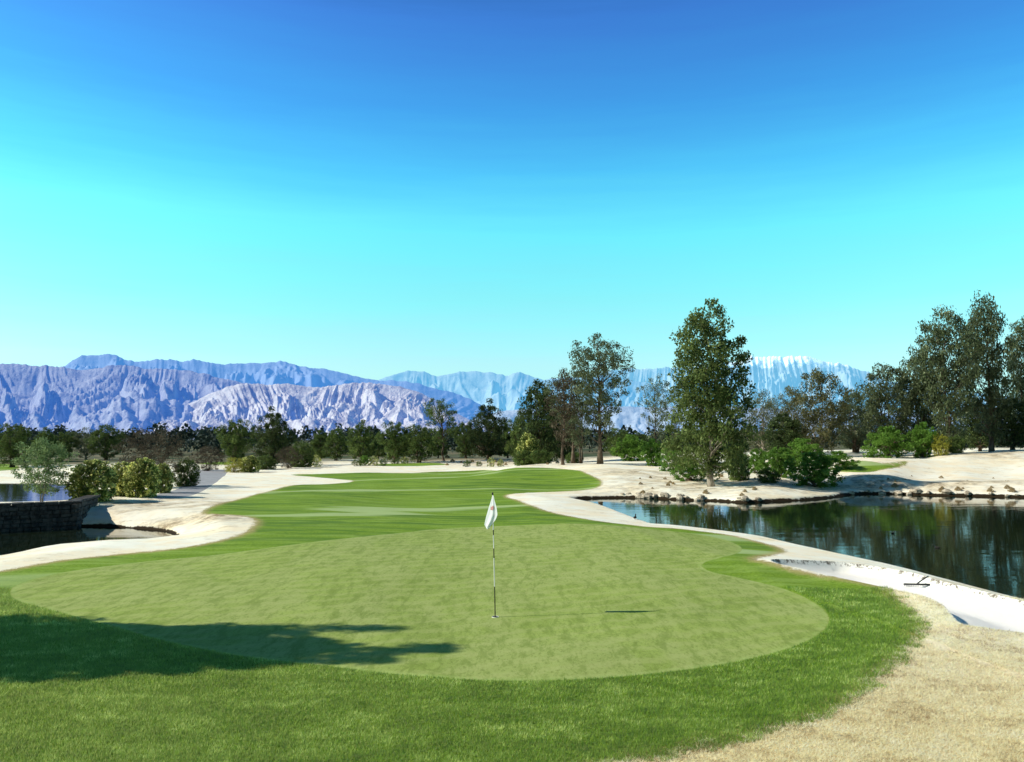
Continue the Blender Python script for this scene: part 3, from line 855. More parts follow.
GL = 'dark trees in the far row on the left'
GR = 'trees of the stand beside the right pond'
TREES = [
    # left
    ('pine_b', 12, 424, 467, 96, 40, 'tree', 'dense dark tree at the left edge of the far bank, trunks visible below', 'tree', None),
    ('pine_a', 44, 428, 462, 112, 30, 'tree', 'dark tree right behind the crown of the pale sapling', 'tree', GL),
    ('pine_b', 64, 432, 460, 118, 26, 'tree', 'dark low tree in the far row, just right of the sapling top', 'tree', GL),
    ('brown_mid', 86, 427, 460, 120, 30, 'tree', 'thin brownish green tree in the far row behind the flowering shrubs', 'tree', GL),
    ('pine_b', 106, 425, 461, 118, 36, 'tree', 'brownish dark tree, rightmost of the far row beyond the sand bank', 'tree', GL),
    ('twig_shrub', 150, 431, 484, 50, 72, 'leafless_bush', 'wide brown leafless bush behind the flowering shrubs', 'bush', None),
    ('twig_shrub', 208, 447, 470, 82, 36, 'leafless_bush', 'small reddish brown bare bush at the top of the grey painted shade on the sand', 'bush', None),
    ('sapling', 42, 438, 503, 36.8, 62, 'sapling', 'pale green multi-stemmed young tree standing behind the stone wall', 'tree', None),
    ('flower_shrub', 92, 461, 502, 37.4, 50, 'flowering_shrub', 'round shrub dotted with yellow green blooms, leftmost of the row and nearest the wall', 'shrub', 'round flowering shrubs behind the left pond'),
    ('flower_shrub', 121, 463, 497, 40.7, 28, 'flowering_shrub', 'small flowering shrub squeezed between the two largest round ones', 'shrub', 'round flowering shrubs behind the left pond'),
    ('flower_shrub', 142, 459, 497, 40.2, 38, 'flowering_shrub', 'large round flowering shrub in the middle of the row', 'shrub', 'round flowering shrubs behind the left pond'),
    ('flower_shrub', 162, 464, 493, 43.5, 22, 'flowering_shrub', 'narrow dark flowering shrub, rightmost of the row before the bare bush', 'shrub', 'round flowering shrubs behind the left pond'),
    ('dark_shrub', 186, 459, 482, 52, 26, 'shrub', 'dark round shrub beside the grey painted shade on the sand', 'shrub', None),
    ('yellow_shrub', 234, 457, 474, 78, 22, 'shrub', 'yellow flowering shrub at the foot of the left pine', 'shrub', None),
    ('flower_shrub', 250, 456, 472, 80, 22, 'shrub', 'yellow green shrub just right of the yellow one below the pines', 'shrub', None),
    ('dark_shrub', 266, 455, 468, 86, 22, 'shrub', 'green shrub at the foot of the tall dark pine', 'shrub', None),
    # centre left row
    ('pine_b', 236, 420, 459, 104, 38, 'pine_tree', 'rounded dark pine, left of the pair above the yellow shrubs', 'tree', None),
    ('pine_dark', 272, 409, 462, 98, 46, 'pine_tree', 'tall broad dark pine, right of the pair above the yellow shrubs', 'tree', None),
    ('twig_shrub', 288, 447, 467, 88, 26, 'leafless_bush', 'pinkish grey bare bush between the tall dark pine and the round green bush', 'bush', None),
    ('dark_shrub', 301, 442, 467, 92, 26, 'bush', 'tall rounded dark bush right of the pinkish bare bush', 'bush', None),
    ('low_yellow', 316, 456, 467, 94, 14, 'shrub', 'small rounded shrub before the dark pines left of centre', 'shrub', None),
    ('pine_a', 320, 431, 460, 118, 30, 'pine_tree', 'dark pine, first of the centre row right of the rounded bush', 'tree', None),
    ('pine_b', 336, 428, 461, 115, 26, 'pine_tree', 'dark pine, second of the centre row', 'tree', None),
    ('pine_a', 361, 421, 462, 112, 32, 'pine_tree', 'brownish peaked pine, tallest in the left half of the centre row', 'tree', None),
    ('pine_a', 378, 433, 460, 120, 22, 'pine_tree', 'low dark pine behind the small green shrubs', 'tree', None),
    ('pine_b', 394, 422, 463, 106, 34, 'pine_tree', 'rounded dark pine left of the two twin trunks', 'tree', None),
    ('pine_b', 419, 425, 465, 104, 36, 'pine_tree', 'broad dark pine with bare twin trunks on the sand', 'tree', None),
    ('pine_a', 404, 437, 460, 125, 24, 'pine_tree', 'low pine filling the gap behind the twin trunk pine', 'tree', None),
    ('pine_a', 438, 432, 458, 122, 24, 'pine_tree', 'low dark pine left of the tall leaning airy pine', 'tree', None),
    ('pine_tall', 444, 396, 459, 108, 42, 'pine_tree', 'tall airy pine with a leaning bare trunk', 'tree', None),
    ('pine_b', 466, 422, 457, 116, 30, 'pine_tree', 'brownish pine between the tall airy pine and the broad dark one', 'tree', None),
    ('pine_dark', 488, 401, 455, 112, 46, 'pine_tree', 'broad dark pine right of the tall airy pine', 'tree', None),
    ('pine_b', 508, 420, 455, 118, 30, 'pine_tree', 'lower dark pine just right of the broad dark pine', 'tree', None),
    ('pine_a', 520, 412, 457, 105, 26, 'pine_tree', 'slim dark pine above the pale green bush', 'tree', None),
    ('dark_mass', 540, 382, 457, 92, 50, 'tree', 'big dark tree just left of the tall gum trees', 'tree', None),
    ('dark_mass', 562, 402, 457, 95, 40, 'tree', 'dark tree filling the space behind the leaning gum', 'tree', None),
    ('gum_lean', 563, 370, 464, 75, 44, 'gum_tree', 'brownish slim gum tree with a dark bare trunk left of the tallest centre gum', 'tree', None),
    ('gum_airy', 600, 336, 463, 75, 76, 'gum_tree', 'tall airy gum tree in the centre right with sky through its crown', 'tree', None),
    ('gum_airy', 573, 368, 462, 79, 52, 'gum_tree', 'second tall airy gum tree just left of the tallest centre gum', 'tree', None),
    ('mesquite', 581, 392, 462, 78, 34, 'gum_tree', 'low airy tree between the two gum trunks', 'tree', None),
    ('gum_young', 656, 378, 461, 82, 44, 'gum_tree', 'thin airy gum tree left of the great tree', 'tree', None),
    ('pine_b', 618, 428, 457, 108, 34, 'tree', 'low dark tree right of the tall gum', 'tree', None),
    ('pine_a', 638, 432, 457, 108, 30, 'tree', 'low dark tree behind the round bright bush', 'tree', None),
    ('great_tree', 711, 302, 486, 53.2, 94, 'great_tree', 'huge dense olive green tree with a pale trunk on the pond bank', 'tree', None),
    ('gum_young', 676, 390, 466, 66, 40, 'tree', 'airy tree merging with the left side of the great tree', 'tree', None),
    ('brown_mid', 762, 390, 456, 88, 52, 'tree', 'brownish grey tree right behind the great tree', 'tree', GR),
    ('olive_mid', 818, 370, 457, 80, 62, 'tree', 'broad dusty olive tree under the snowy peak', 'tree', GR),
    ('brown_mid', 792, 386, 457, 84, 44, 'tree', 'brownish feathery tree between the great tree and the dusty olive tree', 'tree', GR),
    ('dark_mass', 784, 414, 458, 78, 40, 'tree', 'dark tree behind the bright bushes on the point', 'tree', GR),
    ('stand_mid', 856, 392, 455, 86, 46, 'tree', 'lower grey green tree right of the dusty olive tree', 'tree', GR),
    ('stand_mid', 888, 366, 456, 78, 62, 'tree', 'rounded grey green tree behind the small grass patch', 'tree', GR),
    ('stand_mid', 922, 350, 455, 79, 54, 'tree', 'grey green tree stepping up to the tallest pair on the right', 'tree', GR),
    ('stand_tall', 950, 312, 453, 76, 62, 'tall_tree', 'very tall tree with a thick dark trunk, left of the tallest pair', 'tree', None),
    ('stand_tall', 990, 300, 452, 79, 52, 'tall_tree', 'tallest tree at the right, its top above all the others', 'tree', None),
    ('stand_tall', 1030, 322, 450, 82, 48, 'tall_tree', 'tall tree cut by the right edge of the picture', 'tree', None),
    ('dark_mass', 1012, 400, 449, 80, 52, 'tree', 'low dark tree at the right edge under the tallest pair', 'tree', None),
    ('dark_mass', 980, 402, 449, 86, 40, 'tree', 'dark tree in the shade behind the thick trunk', 'tree', None),
    ('leafy_shrub', 888, 428, 457, 73, 44, 'bush', 'large dark green bush under the rounded grey green tree', 'bush', None),
    ('leafy_shrub', 924, 424, 457, 73, 26, 'bush', 'tall light green bush left of the yellow bush', 'bush', None),
    ('yellow_shrub', 941, 433, 455, 72, 20, 'bush', 'golden yellow bush near the thick dark trunk', 'bush', None),
    ('dark_shrub', 956, 436, 454, 74, 18, 'bush', 'small dark bush between the golden bush and thick trunk', 'bush', None),
    # point with bright bushes
    ('leafy_shrub', 653, 440, 463, 74, 26, 'bush', 'round bright green bush alone on the sand left of the great tree', 'bush', None),
    ('leafy_shrub', 674, 443, 468, 66, 28, 'bush', 'light green bush touching the left foot of the great tree', 'bush', None),
    ('leafy_shrub', 690, 458, 482, 57, 34, 'bush', 'yellow green low bush in front of the left side of the great tree', 'bush', None),
    ('dark_shrub', 739, 452, 482, 57, 26, 'bush', 'dark bush just right of the great tree trunk', 'bush', None),
    ('leafy_shrub', 758, 450, 472, 64, 28, 'bush', 'small bright bush behind the dark one right of the great tree', 'bush', None),
    ('dark_shrub', 769, 468, 489, 54, 22, 'bush', 'small dark shaded bush near the water on the point', 'bush', None),
    ('leafy_shrub', 781, 449, 476, 59, 42, 'bush', 'bright green bush in the middle of the point', 'bush', None),
    ('leafy_shrub', 815, 454, 488, 54, 54, 'bush', 'largest bright green bush, low over the pond at the point', 'bush', None),
    ('leafy_shrub', 838, 452, 474, 62, 34, 'bush', 'bright green bush left of the small grass patch', 'bush', None),
    ('leafy_shrub', 804, 440, 462, 70, 40, 'bush', 'bright green bush behind the largest one on the point', 'bush', None),
    # centre mound
    ('flower_shrub', 528, 434, 460, 88, 24, 'bush', 'pale yellow green bush left of the gum trunks', 'bush', None),
    ('dark_shrub', 523, 450, 462, 86, 22, 'bush', 'low green bush under the pale yellow green one', 'bush', None),
    ('dark_shrub', 542, 450, 462, 85, 26, 'bush', 'low spreading green bush left of the slim gum trunk', 'bush', None),
    ('dark_shrub', 574, 452, 463, 80, 18, 'bush', 'small dark bush right of the slim gum trunk', 'bush', None),
    ('leafy_shrub', 630, 436, 461, 90, 34, 'bush', 'mid green bush in the dark row right of the tall gum', 'bush', None),
    ('low_shrub', 467, 460, 468, 93, 10, 'low_shrub', 'dark ball shaped shrub, leftmost on the centre sand', 'shrub', 'ball shaped shrubs on the centre sand'),
    ('low_shrub', 479, 461, 467, 95, 7, 'low_shrub', 'smallest dark shrub left of the two yellowish ones on the sand', 'shrub', 'ball shaped shrubs on the centre sand'),
    ('low_yellow', 491, 458.5, 466.5, 95, 10, 'low_shrub', 'yellowish ball shaped shrub, largest on the centre sand', 'shrub', 'ball shaped shrubs on the centre sand'),
    ('low_yellow', 500.5, 460, 466, 96, 8.5, 'low_shrub', 'yellowish olive shrub, rightmost on the centre sand', 'shrub', 'ball shaped shrubs on the centre sand'),
    ('low_shrub', 357, 459, 469, 93, 12, 'low_shrub', 'dark green shrub, leftmost of the row on the sand left of centre', 'shrub', 'low shrubs on the sand left of centre'),
    ('leafy_shrub', 365, 456, 467, 95, 14, 'low_shrub', 'bright green shrub left of the yellow one, left of centre', 'shrub', 'low shrubs on the sand left of centre'),
    ('low_yellow', 374, 457, 467.5, 94, 12, 'low_shrub', 'pale yellow shrub in the row left of centre', 'shrub', 'low shrubs on the sand left of centre'),
    ('low_shrub', 383, 459, 467, 95, 9, 'low_shrub', 'small green shrub just right of the pale yellow one', 'shrub', 'low shrubs on the sand left of centre'),
    ('low_shrub', 395, 459, 465, 101, 10, 'low_shrub', 'dark low shrub at the foot of the rounded pine', 'shrub', 'low shrubs on the sand left of centre'),
    ('low_yellow', 404, 457.5, 464.5, 102, 11, 'low_shrub', 'olive shrub, rightmost of the row left of centre', 'shrub', 'low shrubs on the sand left of centre'),
    # tufts
    ('tuft', 906, 483, 491.5, 54.6, 10, 'grass_tuft', 'brown dry tuft on the far pond bank below the grass patch', 'tuft', None),
    ('tuft', 1006, 486, 492.5, 54.8, 8, 'grass_tuft', 'small dark tuft on the far bank near the right edge', 'tuft', None),
    ('tuft', 968, 485, 493, 54.6, 5, 'grass_tuft', 'thin upright dry tuft at the waterline of the far bank', 'tuft', None),
    ('dark_shrub', 754, 487, 499, 50.2, 18, 'bush', 'low dark bush at the water edge below the great tree', 'bush', None),
]
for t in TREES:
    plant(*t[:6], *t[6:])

# scattered dry tufts on the sand banks
zones = [(640, 760, 476, 496, 15, 'right pond bank below the great tree'), (850, 1023, 476, 492, 15, 'far side of the right pond'), (430, 560, 458, 466, 14, 'sand rise in the centre')]
for x0, x1, y0, y1, n_, where in zones:
    for _ in range(n_):
        px, py = random.uniform(x0, x1), random.uniform(y0, y1)
        p_ = march(H_all, px, py, 400)[0]
        if min(sdist(POND_R, p_[0], p_[1], 3), sdist(POND_L, p_[0], p_[1], 3)) < .25 or sdist(TURF, p_[0], p_[1], 3) < .4 or sdist(PATCHES[0], p_[0], p_[1], 3) < .4: continue
        plant('tuft', 0, random.uniform(.08, .26) * (1 + (p_[1] > 70) * .7), 0, 0, None, 'grass_tuft', 'small dry tuft scattered on the ' + where, 'tuft', 'dry tufts on the ' + where, None, at=(float(p_[0]), float(p_[1])))

# far woodland beyond the course: one mass nobody could count
g = np.random.default_rng(77)
C = []; Rr = []
for i in range(950):
    d = 150 * (1500 / 150) ** g.uniform(0, 1) ** 1.1
    px = g.uniform(-250, 1280)
    x = (px - 512) / F * d; s = g.uniform(3.0, 6.0) * (1 + .3 * (d > 500))
    for j in range(3):
        C.append((x + g.normal() * s * .8, d + g.normal() * s * .5, 1.8 + s * (.12 + .22 * j))); Rr.append(s * (.62 - .14 * j))
C = np.array(C); Rr = np.array(Rr)
V, Fc, tint = leaf_cloud(C, Rr, 60, .95, .55, 0, .5, 78)
me = mesh_np('woodland', V, Fc, [L_FAR]); attr(me, 'tint', tint, 'FACE')
tag(link('far_woodland', me), 'dark band of distant woodland along the foot of the mountains', 'woodland', kind='stuff')

# tree standing left of the frame: it throws the long shadow across the green
TAN = math.tan(R(35.2))
SHW = (.994, .109)
kind('shade_tree', 6.8, [(.22, .5), (.35, .95), (.55, 1), (.75, .8), (.9, .45), (1, .1)], 1.42, 150, .38, 210, .20, .45, L_BIG, M_BARK, .2, .25, .3, .5, 41, .5, .3, top=.93)
kind('shade_spire', 8.4, [(.2, .5), (.35, .9), (.5, 1), (.65, .7), (.8, .4), (.92, .18), (1, .04)], .85, 130, .26, 150, .17, .4, L_BIG, M_BARK, .14, .2, .3, .5, 42, .55, .3, top=.96)
for px, py, lb in ((462, 648, 'tallest slender tree outside the left edge whose shadow tip reaches farthest over the green'),
                   (402, 630, 'slender tree outside the left edge, farthest from the viewer of the slim ones'),
                   (398, 659, 'slender tree outside the left edge, nearest the viewer of the slim ones'),
                   (330, 641, 'shorter slender tree standing between the slim ones outside the left edge')):
    t_ = onplane([(px, py)], 0)[0]; L_ = (t_[0] + 12.6) / SHW[0]; bs = t_ - np.array(SHW) * L_
    plant('shade_spire', 0, L_ * TAN, 0, 0, None, 'shade_tree', lb, 'tree', None, None, at=(float(bs[0]), float(bs[1])))
for (x, y, h, lb) in ((-12.9, 11.3, 6.9, 'broad round tree beyond the left edge behind the slim ones'), (-15.2, 11.9, 7.0, 'broad round tree beyond the left edge, farther from the viewer'),
                      (-15.6, 11.1, 6.8, 'broad round tree beyond the left edge, nearer the viewer')):
    plant('shade_tree', 0, h, 0, 0, None, 'shade_tree', lb, 'tree', None, None, at=(x, y))

# ------------------------------------------------------------------ grass blades in the foreground


def blades(name, n, test, dens_y, hgt, wid, mat, lie, seed, label):
    g = np.random.default_rng(seed)
    y = dens_y(g, n); x = g.uniform(-.72, .72, n) * y + g.normal(size=n) * .1
    k = test(x, y); x = x[k]; y = y[k]; n = len(x)
    z = H_all(x, y)
    a = g.uniform(0, 2 * np.pi, n); h = hgt * g.uniform(.5, 1.3, n) * (.8 + .5 * sstep(8, 20, y))
    w = wid * g.uniform(.7, 1.3, n) * (y / 9) ** .6
    dirx = np.cos(a) * lie; diry = np.sin(a) * lie * (.45 if lie > 1 else 1)
    up = np.ones(n); L = np.sqrt(dirx ** 2 + diry ** 2 + up ** 2)
    tx = x + dirx / L * h * (1 + .2 * g.normal(size=n)); ty = y + diry / L * h; tz = z + up / L * h + .004
    b = a + np.pi / 2 + g.normal(size=n) * .5; sx, sy = np.cos(b) * w / 2, np.sin(b) * w / 2
    V = np.stack([np.stack([x - sx, y - sy, z - .004], 1), np.stack([x + sx, y + sy, z - .004], 1), np.stack([tx, ty, tz], 1)], 1).reshape(-1, 3)
    me = mesh_np(name, V, np.arange(n * 3).reshape(n, 3), [mat]); attr(me, 'tint', np.clip(g.uniform(0, 1, n) * .8 + .1 + .55 * perlin(x * 5, y * 7) + .45 * perlin(x * 1.3, y * 2.6 + 5), 0, 1), 'FACE')
    tag(link(name, me), label, 'grass', kind='stuff')


M_BLADE = leaf_mat('grass_blade', (.060, .14, .006), (.26, .41, .030), (.90, .98, .38), .42, .53)
M_STRAW = leaf_mat('straw_blade', (.38, .23, .08), (1.0, .92, .58), (1.0, .98, .82), .5, .25)


def near_y(g, n): return 7.0 * (17 / 7.0) ** (g.uniform(0, 1, n) ** 1.0)


def t_turf(x, y):
    s = sdist(TURF, x, y, 3); e = .22 * perlin(x * 3, y * 3) + .16 * perlin(x * 11, y * 11)
    return (s + e < .0) & (sdist(GREEN, x, y, 2) > .02)


def t_straw(x, y):
    s = sdist(TURF, x, y, 3); e = .25 * perlin(x * 3, y * 3) + .2 * perlin(x * 11 + 3, y * 11)
    return (s + e > -.12) & (x > 0) & (sdist(BUNK_A, x, y, 2) > .03)


blades('rough_grass', 620000, t_turf, near_y, .045, .0085, M_BLADE, .7, 91, 'short green rough grass blades around the putting green')
blades('straw_grass', 560000, t_straw, near_y, .060, .0085, M_STRAW, 3.2, 92, 'dormant straw coloured grass in the right foreground')

# ------------------------------------------------------------------ flagstick
bp = onplane([(495.3, 617)], 0)[0]; bz = Hpt(*bp)
fx, fy = float(bp[0]), float(bp[1])
fs = empty('flagstick', (fx, fy, bz))
tag(fs, 'slim black and white striped flagstick with a limp white flag standing in the hole', 'flagstick')
m = NT('flagstick_stripes'); zc = m.n('ShaderNodeSeparateXYZ', i_0=m.n('ShaderNodeTexCoord').outputs['Object']).outputs[2]
r_ = m.n('ShaderNodeValToRGB', i_0=m.math('DIVIDE', zc, 2.13)); cr = r_.color_ramp; cr.interpolation = 'CONSTANT'
cr.elements[0].position = 0; cr.elements[0].color = (.03, .03, .03, 1); cr.elements[1].position = .245; cr.elements[1].color = (.85, .85, .82, 1)
for p_, c_ in ((.48, .03), (.555, .85), (.665, .03), (.71, .85)):
    e = cr.elements.new(p_); e.color = (c_, c_, c_, 1)
m.col(r_.outputs[0]); m.b.inputs['Roughness'].default_value = .35
LEANX = -.052
mb = MB(); mb.tube([(LEANX * t, 0, 2.13 * t - (.1 if t == 0 else 0)) for t in (0, .25, .5, .75, 1)], [.0095, .009, .0085, .008, .007], 12); mb.build('pole', m.m, fs)
mb = MB(); mb.tube([(LEANX, 0, 2.125), (LEANX, 0, 2.14), (LEANX, 0, 2.165), (LEANX, 0, 2.175)], [.012, .016, .014, .004], 12)
mb.build('pole_cap', simple_mat('cap_black', (.02, .02, .02), (.03, .03, .03), 5, .4), fs)
# limp flag: hangs from the top of the pole, gathered in folds
nu, nv = 22, 30; V = []; outl_l = [(0, -.005), (.15, -.03), (.4, -.075), (.7, -.125), (.93, -.155), (1, -.13)]; outl_r = [(0, .012), (.15, .03), (.35, .065), (.58, .085), (.75, .05), (1, -.06)]
for j in range(nv + 1):
    t = j / nv
    xl = np.interp(t, *np.array(outl_l).T); xr = np.interp(t, *np.array(outl_r).T)
    for i in range(nu + 1):
        s = i / nu
        zz = 2.12 - .57 * t - .03 * math.sin(s * 3.1) * t
        yy = -.02 - .016 * t * math.sin(s * 13 + t * 2.0) - .03 * t * math.sin(s * 5 - t)
        yy -= (xl + (xr - xl) * s) * .9
        V.append((LEANX * .9 + xl + (xr - xl) * s, yy, zz))
Fq = [(j * (nu + 1) + i, j * (nu + 1) + i + 1, (j + 1) * (nu + 1) + i + 1, (j + 1) * (nu + 1) + i) for j in range(nv) for i in range(nu)]
m = NT('flag_cloth'); m.col(m.mix(m.rng(m.noise(300, m.pos(obj=True), 2), .3, .7), (.86, .86, .86), (.93, .93, .93)))
tr = m.n('ShaderNodeBsdfTranslucent', i_Color=(.9, .9, .9, 1)); mx = m.n('ShaderNodeMixShader', i_0=.3)
m.t.links.new(m.b.outputs[0], mx.inputs[1]); m.t.links.new(tr.outputs[0], mx.inputs[2]); m.t.links.new(mx.outputs[0], m.out.inputs[0])
me = mesh_np('flag', np.array(V), np.array(Fq), [m.m], True); fl = link('flag', me, fs)
# small reddish mark on the flag, following the cloth 2 mm in front of it
sel = [(j, i) for j in range(9, 13) for i in range(5, 14) if not (j in (9,) and i < 9) and not (j == 12 and i > 11)]
Vm = np.array(V); ids = {}; vv = []; ff = []
for j, i in sel:
    q = []
    for a, b in ((j, i), (j, i + 1), (j + 1, i + 1), (j + 1, i)):
        k = a * (nu + 1) + b
        if k not in ids: ids[k] = len(vv); vv.append(Vm[k] + np.array([0, -.004, 0]))
        q.append(ids[k])
    ff.append(q)
me = mesh_np('emblem', np.array(vv), np.array(ff), [simple_mat('emblem_print', (.42, .16, .15), (.62, .36, .32), 90, .7)], True)
link('emblem', me, fl)
# hole
hc = empty('golf_cup', (fx, fy, bz)); tag(hc, 'white rimmed hole cup in the putting green at the foot of the flagstick', 'golf hole')
mb = MB(); n = 28
for k in range(n):
    a, b = 2 * math.pi * k / n, 2 * math.pi * (k + 1) / n
    mb.add([(math.cos(t) * r, math.sin(t) * r, z) for t, r, z in ((a, .054, .004), (b, .054, .004), (b, .06, .008), (a, .06, .008))], [(0, 1, 2, 3)])
    mb.add([(math.cos(t) * r, math.sin(t) * r, z) for t, r, z in ((a, .06, .008), (b, .06, .008), (b, .064, -.01), (a, .064, -.01))], [(0, 1, 2, 3)])
mb.build('cup_rim', simple_mat('cup_white', (.8, .8, .78), (.88, .88, .86), 5, .5), hc)
mb = MB(); mb.add([(math.cos(2 * math.pi * k / n) * .0535, math.sin(2 * math.pi * k / n) * .0535, .004) for k in range(n)], [tuple(range(n))])
mb.build('hole', simple_mat('cup_shade', (.01, .012, .008), (.02, .02, .015), 5, .9), hc)

# ------------------------------------------------------------------ bunker rake
rp = march(H_all, [904, 930, 918, 928.5], [586, 586.5, 586.2, 577.5])
P0, P1, Pm, Pt = [Vector((*p, Hpt(*p))) for p in rp]
rk = empty('bunker_rake', P0.lerp(P1, .5)); tag(rk, 'dark bunker rake lying on white sand with its handle towards the pond', 'rake')
o0 = rk.location.copy()
MR = simple_mat('rake_black', (.02, .02, .022), (.05, .05, .05), 20, .5)
mb = MB(); a = P0 - o0 + Vector((0, 0, .045)); b = P1 - o0 + Vector((0, 0, .045))
mb.tube([a, b], [.024, .024], 8)
for k in range(15):
    q = a.lerp(b, (k + .3) / 14.6); mb.tube([q, q + Vector((0, -.006, -.05))], [.008, .004], 5)
mb.build('rake_head', MR, rk)
mb = MB(); c = a.lerp(b, .52); e = Pt - o0 + Vector((0, 0, .03))
hd = (e - c); hd = hd.normalized() * min(hd.length, 1.1)
mb.tube([c + Vector((0, 0, .02)), c + hd * .5 + Vector((0, 0, .02)), c + hd], [.017, .016, .015], 8); mb.build('handle', MR, rk)


# ------------------------------------------------------------------ water birds
def duck(px, py, rz, z0, size, label, stand=False):
    p = onplane([(px, py)], WL)[0] if z0 is None else march(H_all, px, py)[0]
    z = WL if z0 is None else Hpt(*p)
    o = empty('duck', (float(p[0]), float(p[1]), z + (.05 * size if stand else -.015)), rz, size)
    tag(o, label, 'duck', 'ducks on the right pond')
    prof = [(-.22, .10, .006, .006), (-.17, .085, .03, .018), (-.09, .07, .068, .048), (0, .06, .082, .062), (.07, .065, .074, .06), (.115, .09, .048, .045), (.135, .135, .028, .03),
            (.145, .175, .026, .027), (.158, .205, .032, .033), (.18, .215, .030, .030), (.20, .21, .016, .013), (.222, .205, .013, .007), (.245, .202, .010, .003)]
    V = []; seg = 12
    for i, (x, zc_, rw, rh) in enumerate(prof):
        for k in range(seg):
            w = 2 * math.pi * k / seg; V.append((x, math.cos(w) * rw, zc_ + math.sin(w) * rh))
    n_ = len(prof)
    Fc = [(i * seg + k, i * seg + (k + 1) % seg, (i + 1) * seg + (k + 1) % seg, (i + 1) * seg + k) for i in range(n_ - 1) for k in range(seg)]
    mb = MB(); mb.add(V, Fc); mb.add(V[:seg], [tuple(range(seg))[::-1]]); mb.add(V[-seg:], [tuple(range(seg))])
    if stand:
        for s_ in (-1, 1):
            mb.tube([(0, s_ * .03, .03), (.01, s_ * .03, -.045)], [.008, .005], 6)
            mb.add([(-.01, s_ * .03 - .01, -.045), (.05, s_ * .03 - .022, -.048), (.05, s_ * .03 + .022, -.048), (-.01, s_ * .03 + .01, -.045)], [(0, 1, 2, 3)])
    m_ = NT('duck_plumage'); xs = m_.n('ShaderNodeSeparateXYZ', i_0=m_.n('ShaderNodeTexCoord').outputs['Object']).outputs[0]
    m_.col(m_.mix(m_.rng(xs, .205, .21), m_.mix(m_.rng(m_.noise(40, m_.pos(obj=True)), .4, .6), (.015, .014, .014), (.05, .045, .04)), (.75, .72, .6)))
    mb.build('body', m_.m, o)
    for s_ in (-1, 1):
        mw = MB(); W_ = [(.06, .076, .07), (.0, .086, .10), (-.10, .07, .10), (-.19, .03, .105), (-.10, .078, .045), (.0, .09, .035)]
        mw.add([(x, s_ * y, z_) for x, y, z_ in W_], [(0, 1, 5), (1, 2, 4, 5), (2, 3, 4)]); mw.build('wing', m_.m, o)
    return o


duck(937, 548, 2.6, None, .55, 'dark duck swimming in the middle of the pond amid a ripple')
duck(893, 533.5, .4, None, .5, 'small dark duck swimming farther out, left of the other swimmer')
duck(635, 519.5, 1.2, 1, .8, 'dark duck standing on the near sandy shore at the narrow end of the pond', True)

# ------------------------------------------------------------------ stone retaining wall, left
wa = onplane([(-200, 542)], WL)[0]; wb = onplane([(76, 528.5)], WL)[0]
wc = wb + np.array([-.9, 3.4])
M_MORTAR = simple_mat('wall_mortar', (.02, .02, .02), (.05, .045, .04), 8, .95, .3)
wr = empty('stone_wall', (float(wb[0]), float(wb[1]), WL)); tag(wr, 'dark dry stone retaining wall rising from the left pond', 'wall')
st = MB(); core = MB(); cap = MB()
from mathutils import Matrix
TOPZ = 1.0
for (p, q) in ((wa, wb), (wb, wc)):
    dv = q - p; L = float(np.linalg.norm(dv)); ang = math.atan2(dv[1], dv[0]); Mz = Matrix.Rotation(ang, 3, 'Z')
    nin = np.array([-dv[1], dv[0]]) / L
    c = (p + q) / 2 + nin * .26 - wb
    core.box((c[0], c[1], TOPZ / 2 - .25), (L / 2, .20, TOPZ / 2 + .22), Mz)
    z = -.35; rowi = 0
    while z < TOPZ - .03:
        hh = min(random.uniform(.13, .21), TOPZ - z)
        s = random.uniform(-.2, 0)
        while s < L:
            ww = random.uniform(.18, .42); mid = s + ww / 2
            if 0 <= mid <= L:
                pc = p + dv / L * mid + nin * (.06 + random.uniform(-.025, .025)) - wb
                st.box((pc[0], pc[1], z + hh / 2), (ww / 2 - .012, .08, hh / 2 - .010), Mz, .018)
            s += ww
        z += hh
    s = 0
    while s < L:
        ww = random.uniform(.35, .6); pc = p + dv / L * min(s + ww / 2, L) + nin * .24 - wb
        cap.box((pc[0], pc[1], TOPZ + .03), (ww / 2 - .003, .27, .045), Mz, .012); s += ww
so = st.build('stones', M_STONE, wr, False); bv = so.modifiers.new('bevel', 'BEVEL'); bv.width = .018; bv.segments = 1
core.build('core', M_MORTAR, wr, False)
so = cap.build('coping', M_STONE, wr, False); bv = so.modifiers.new('bevel', 'BEVEL'); bv.width = .015; bv.segments = 1

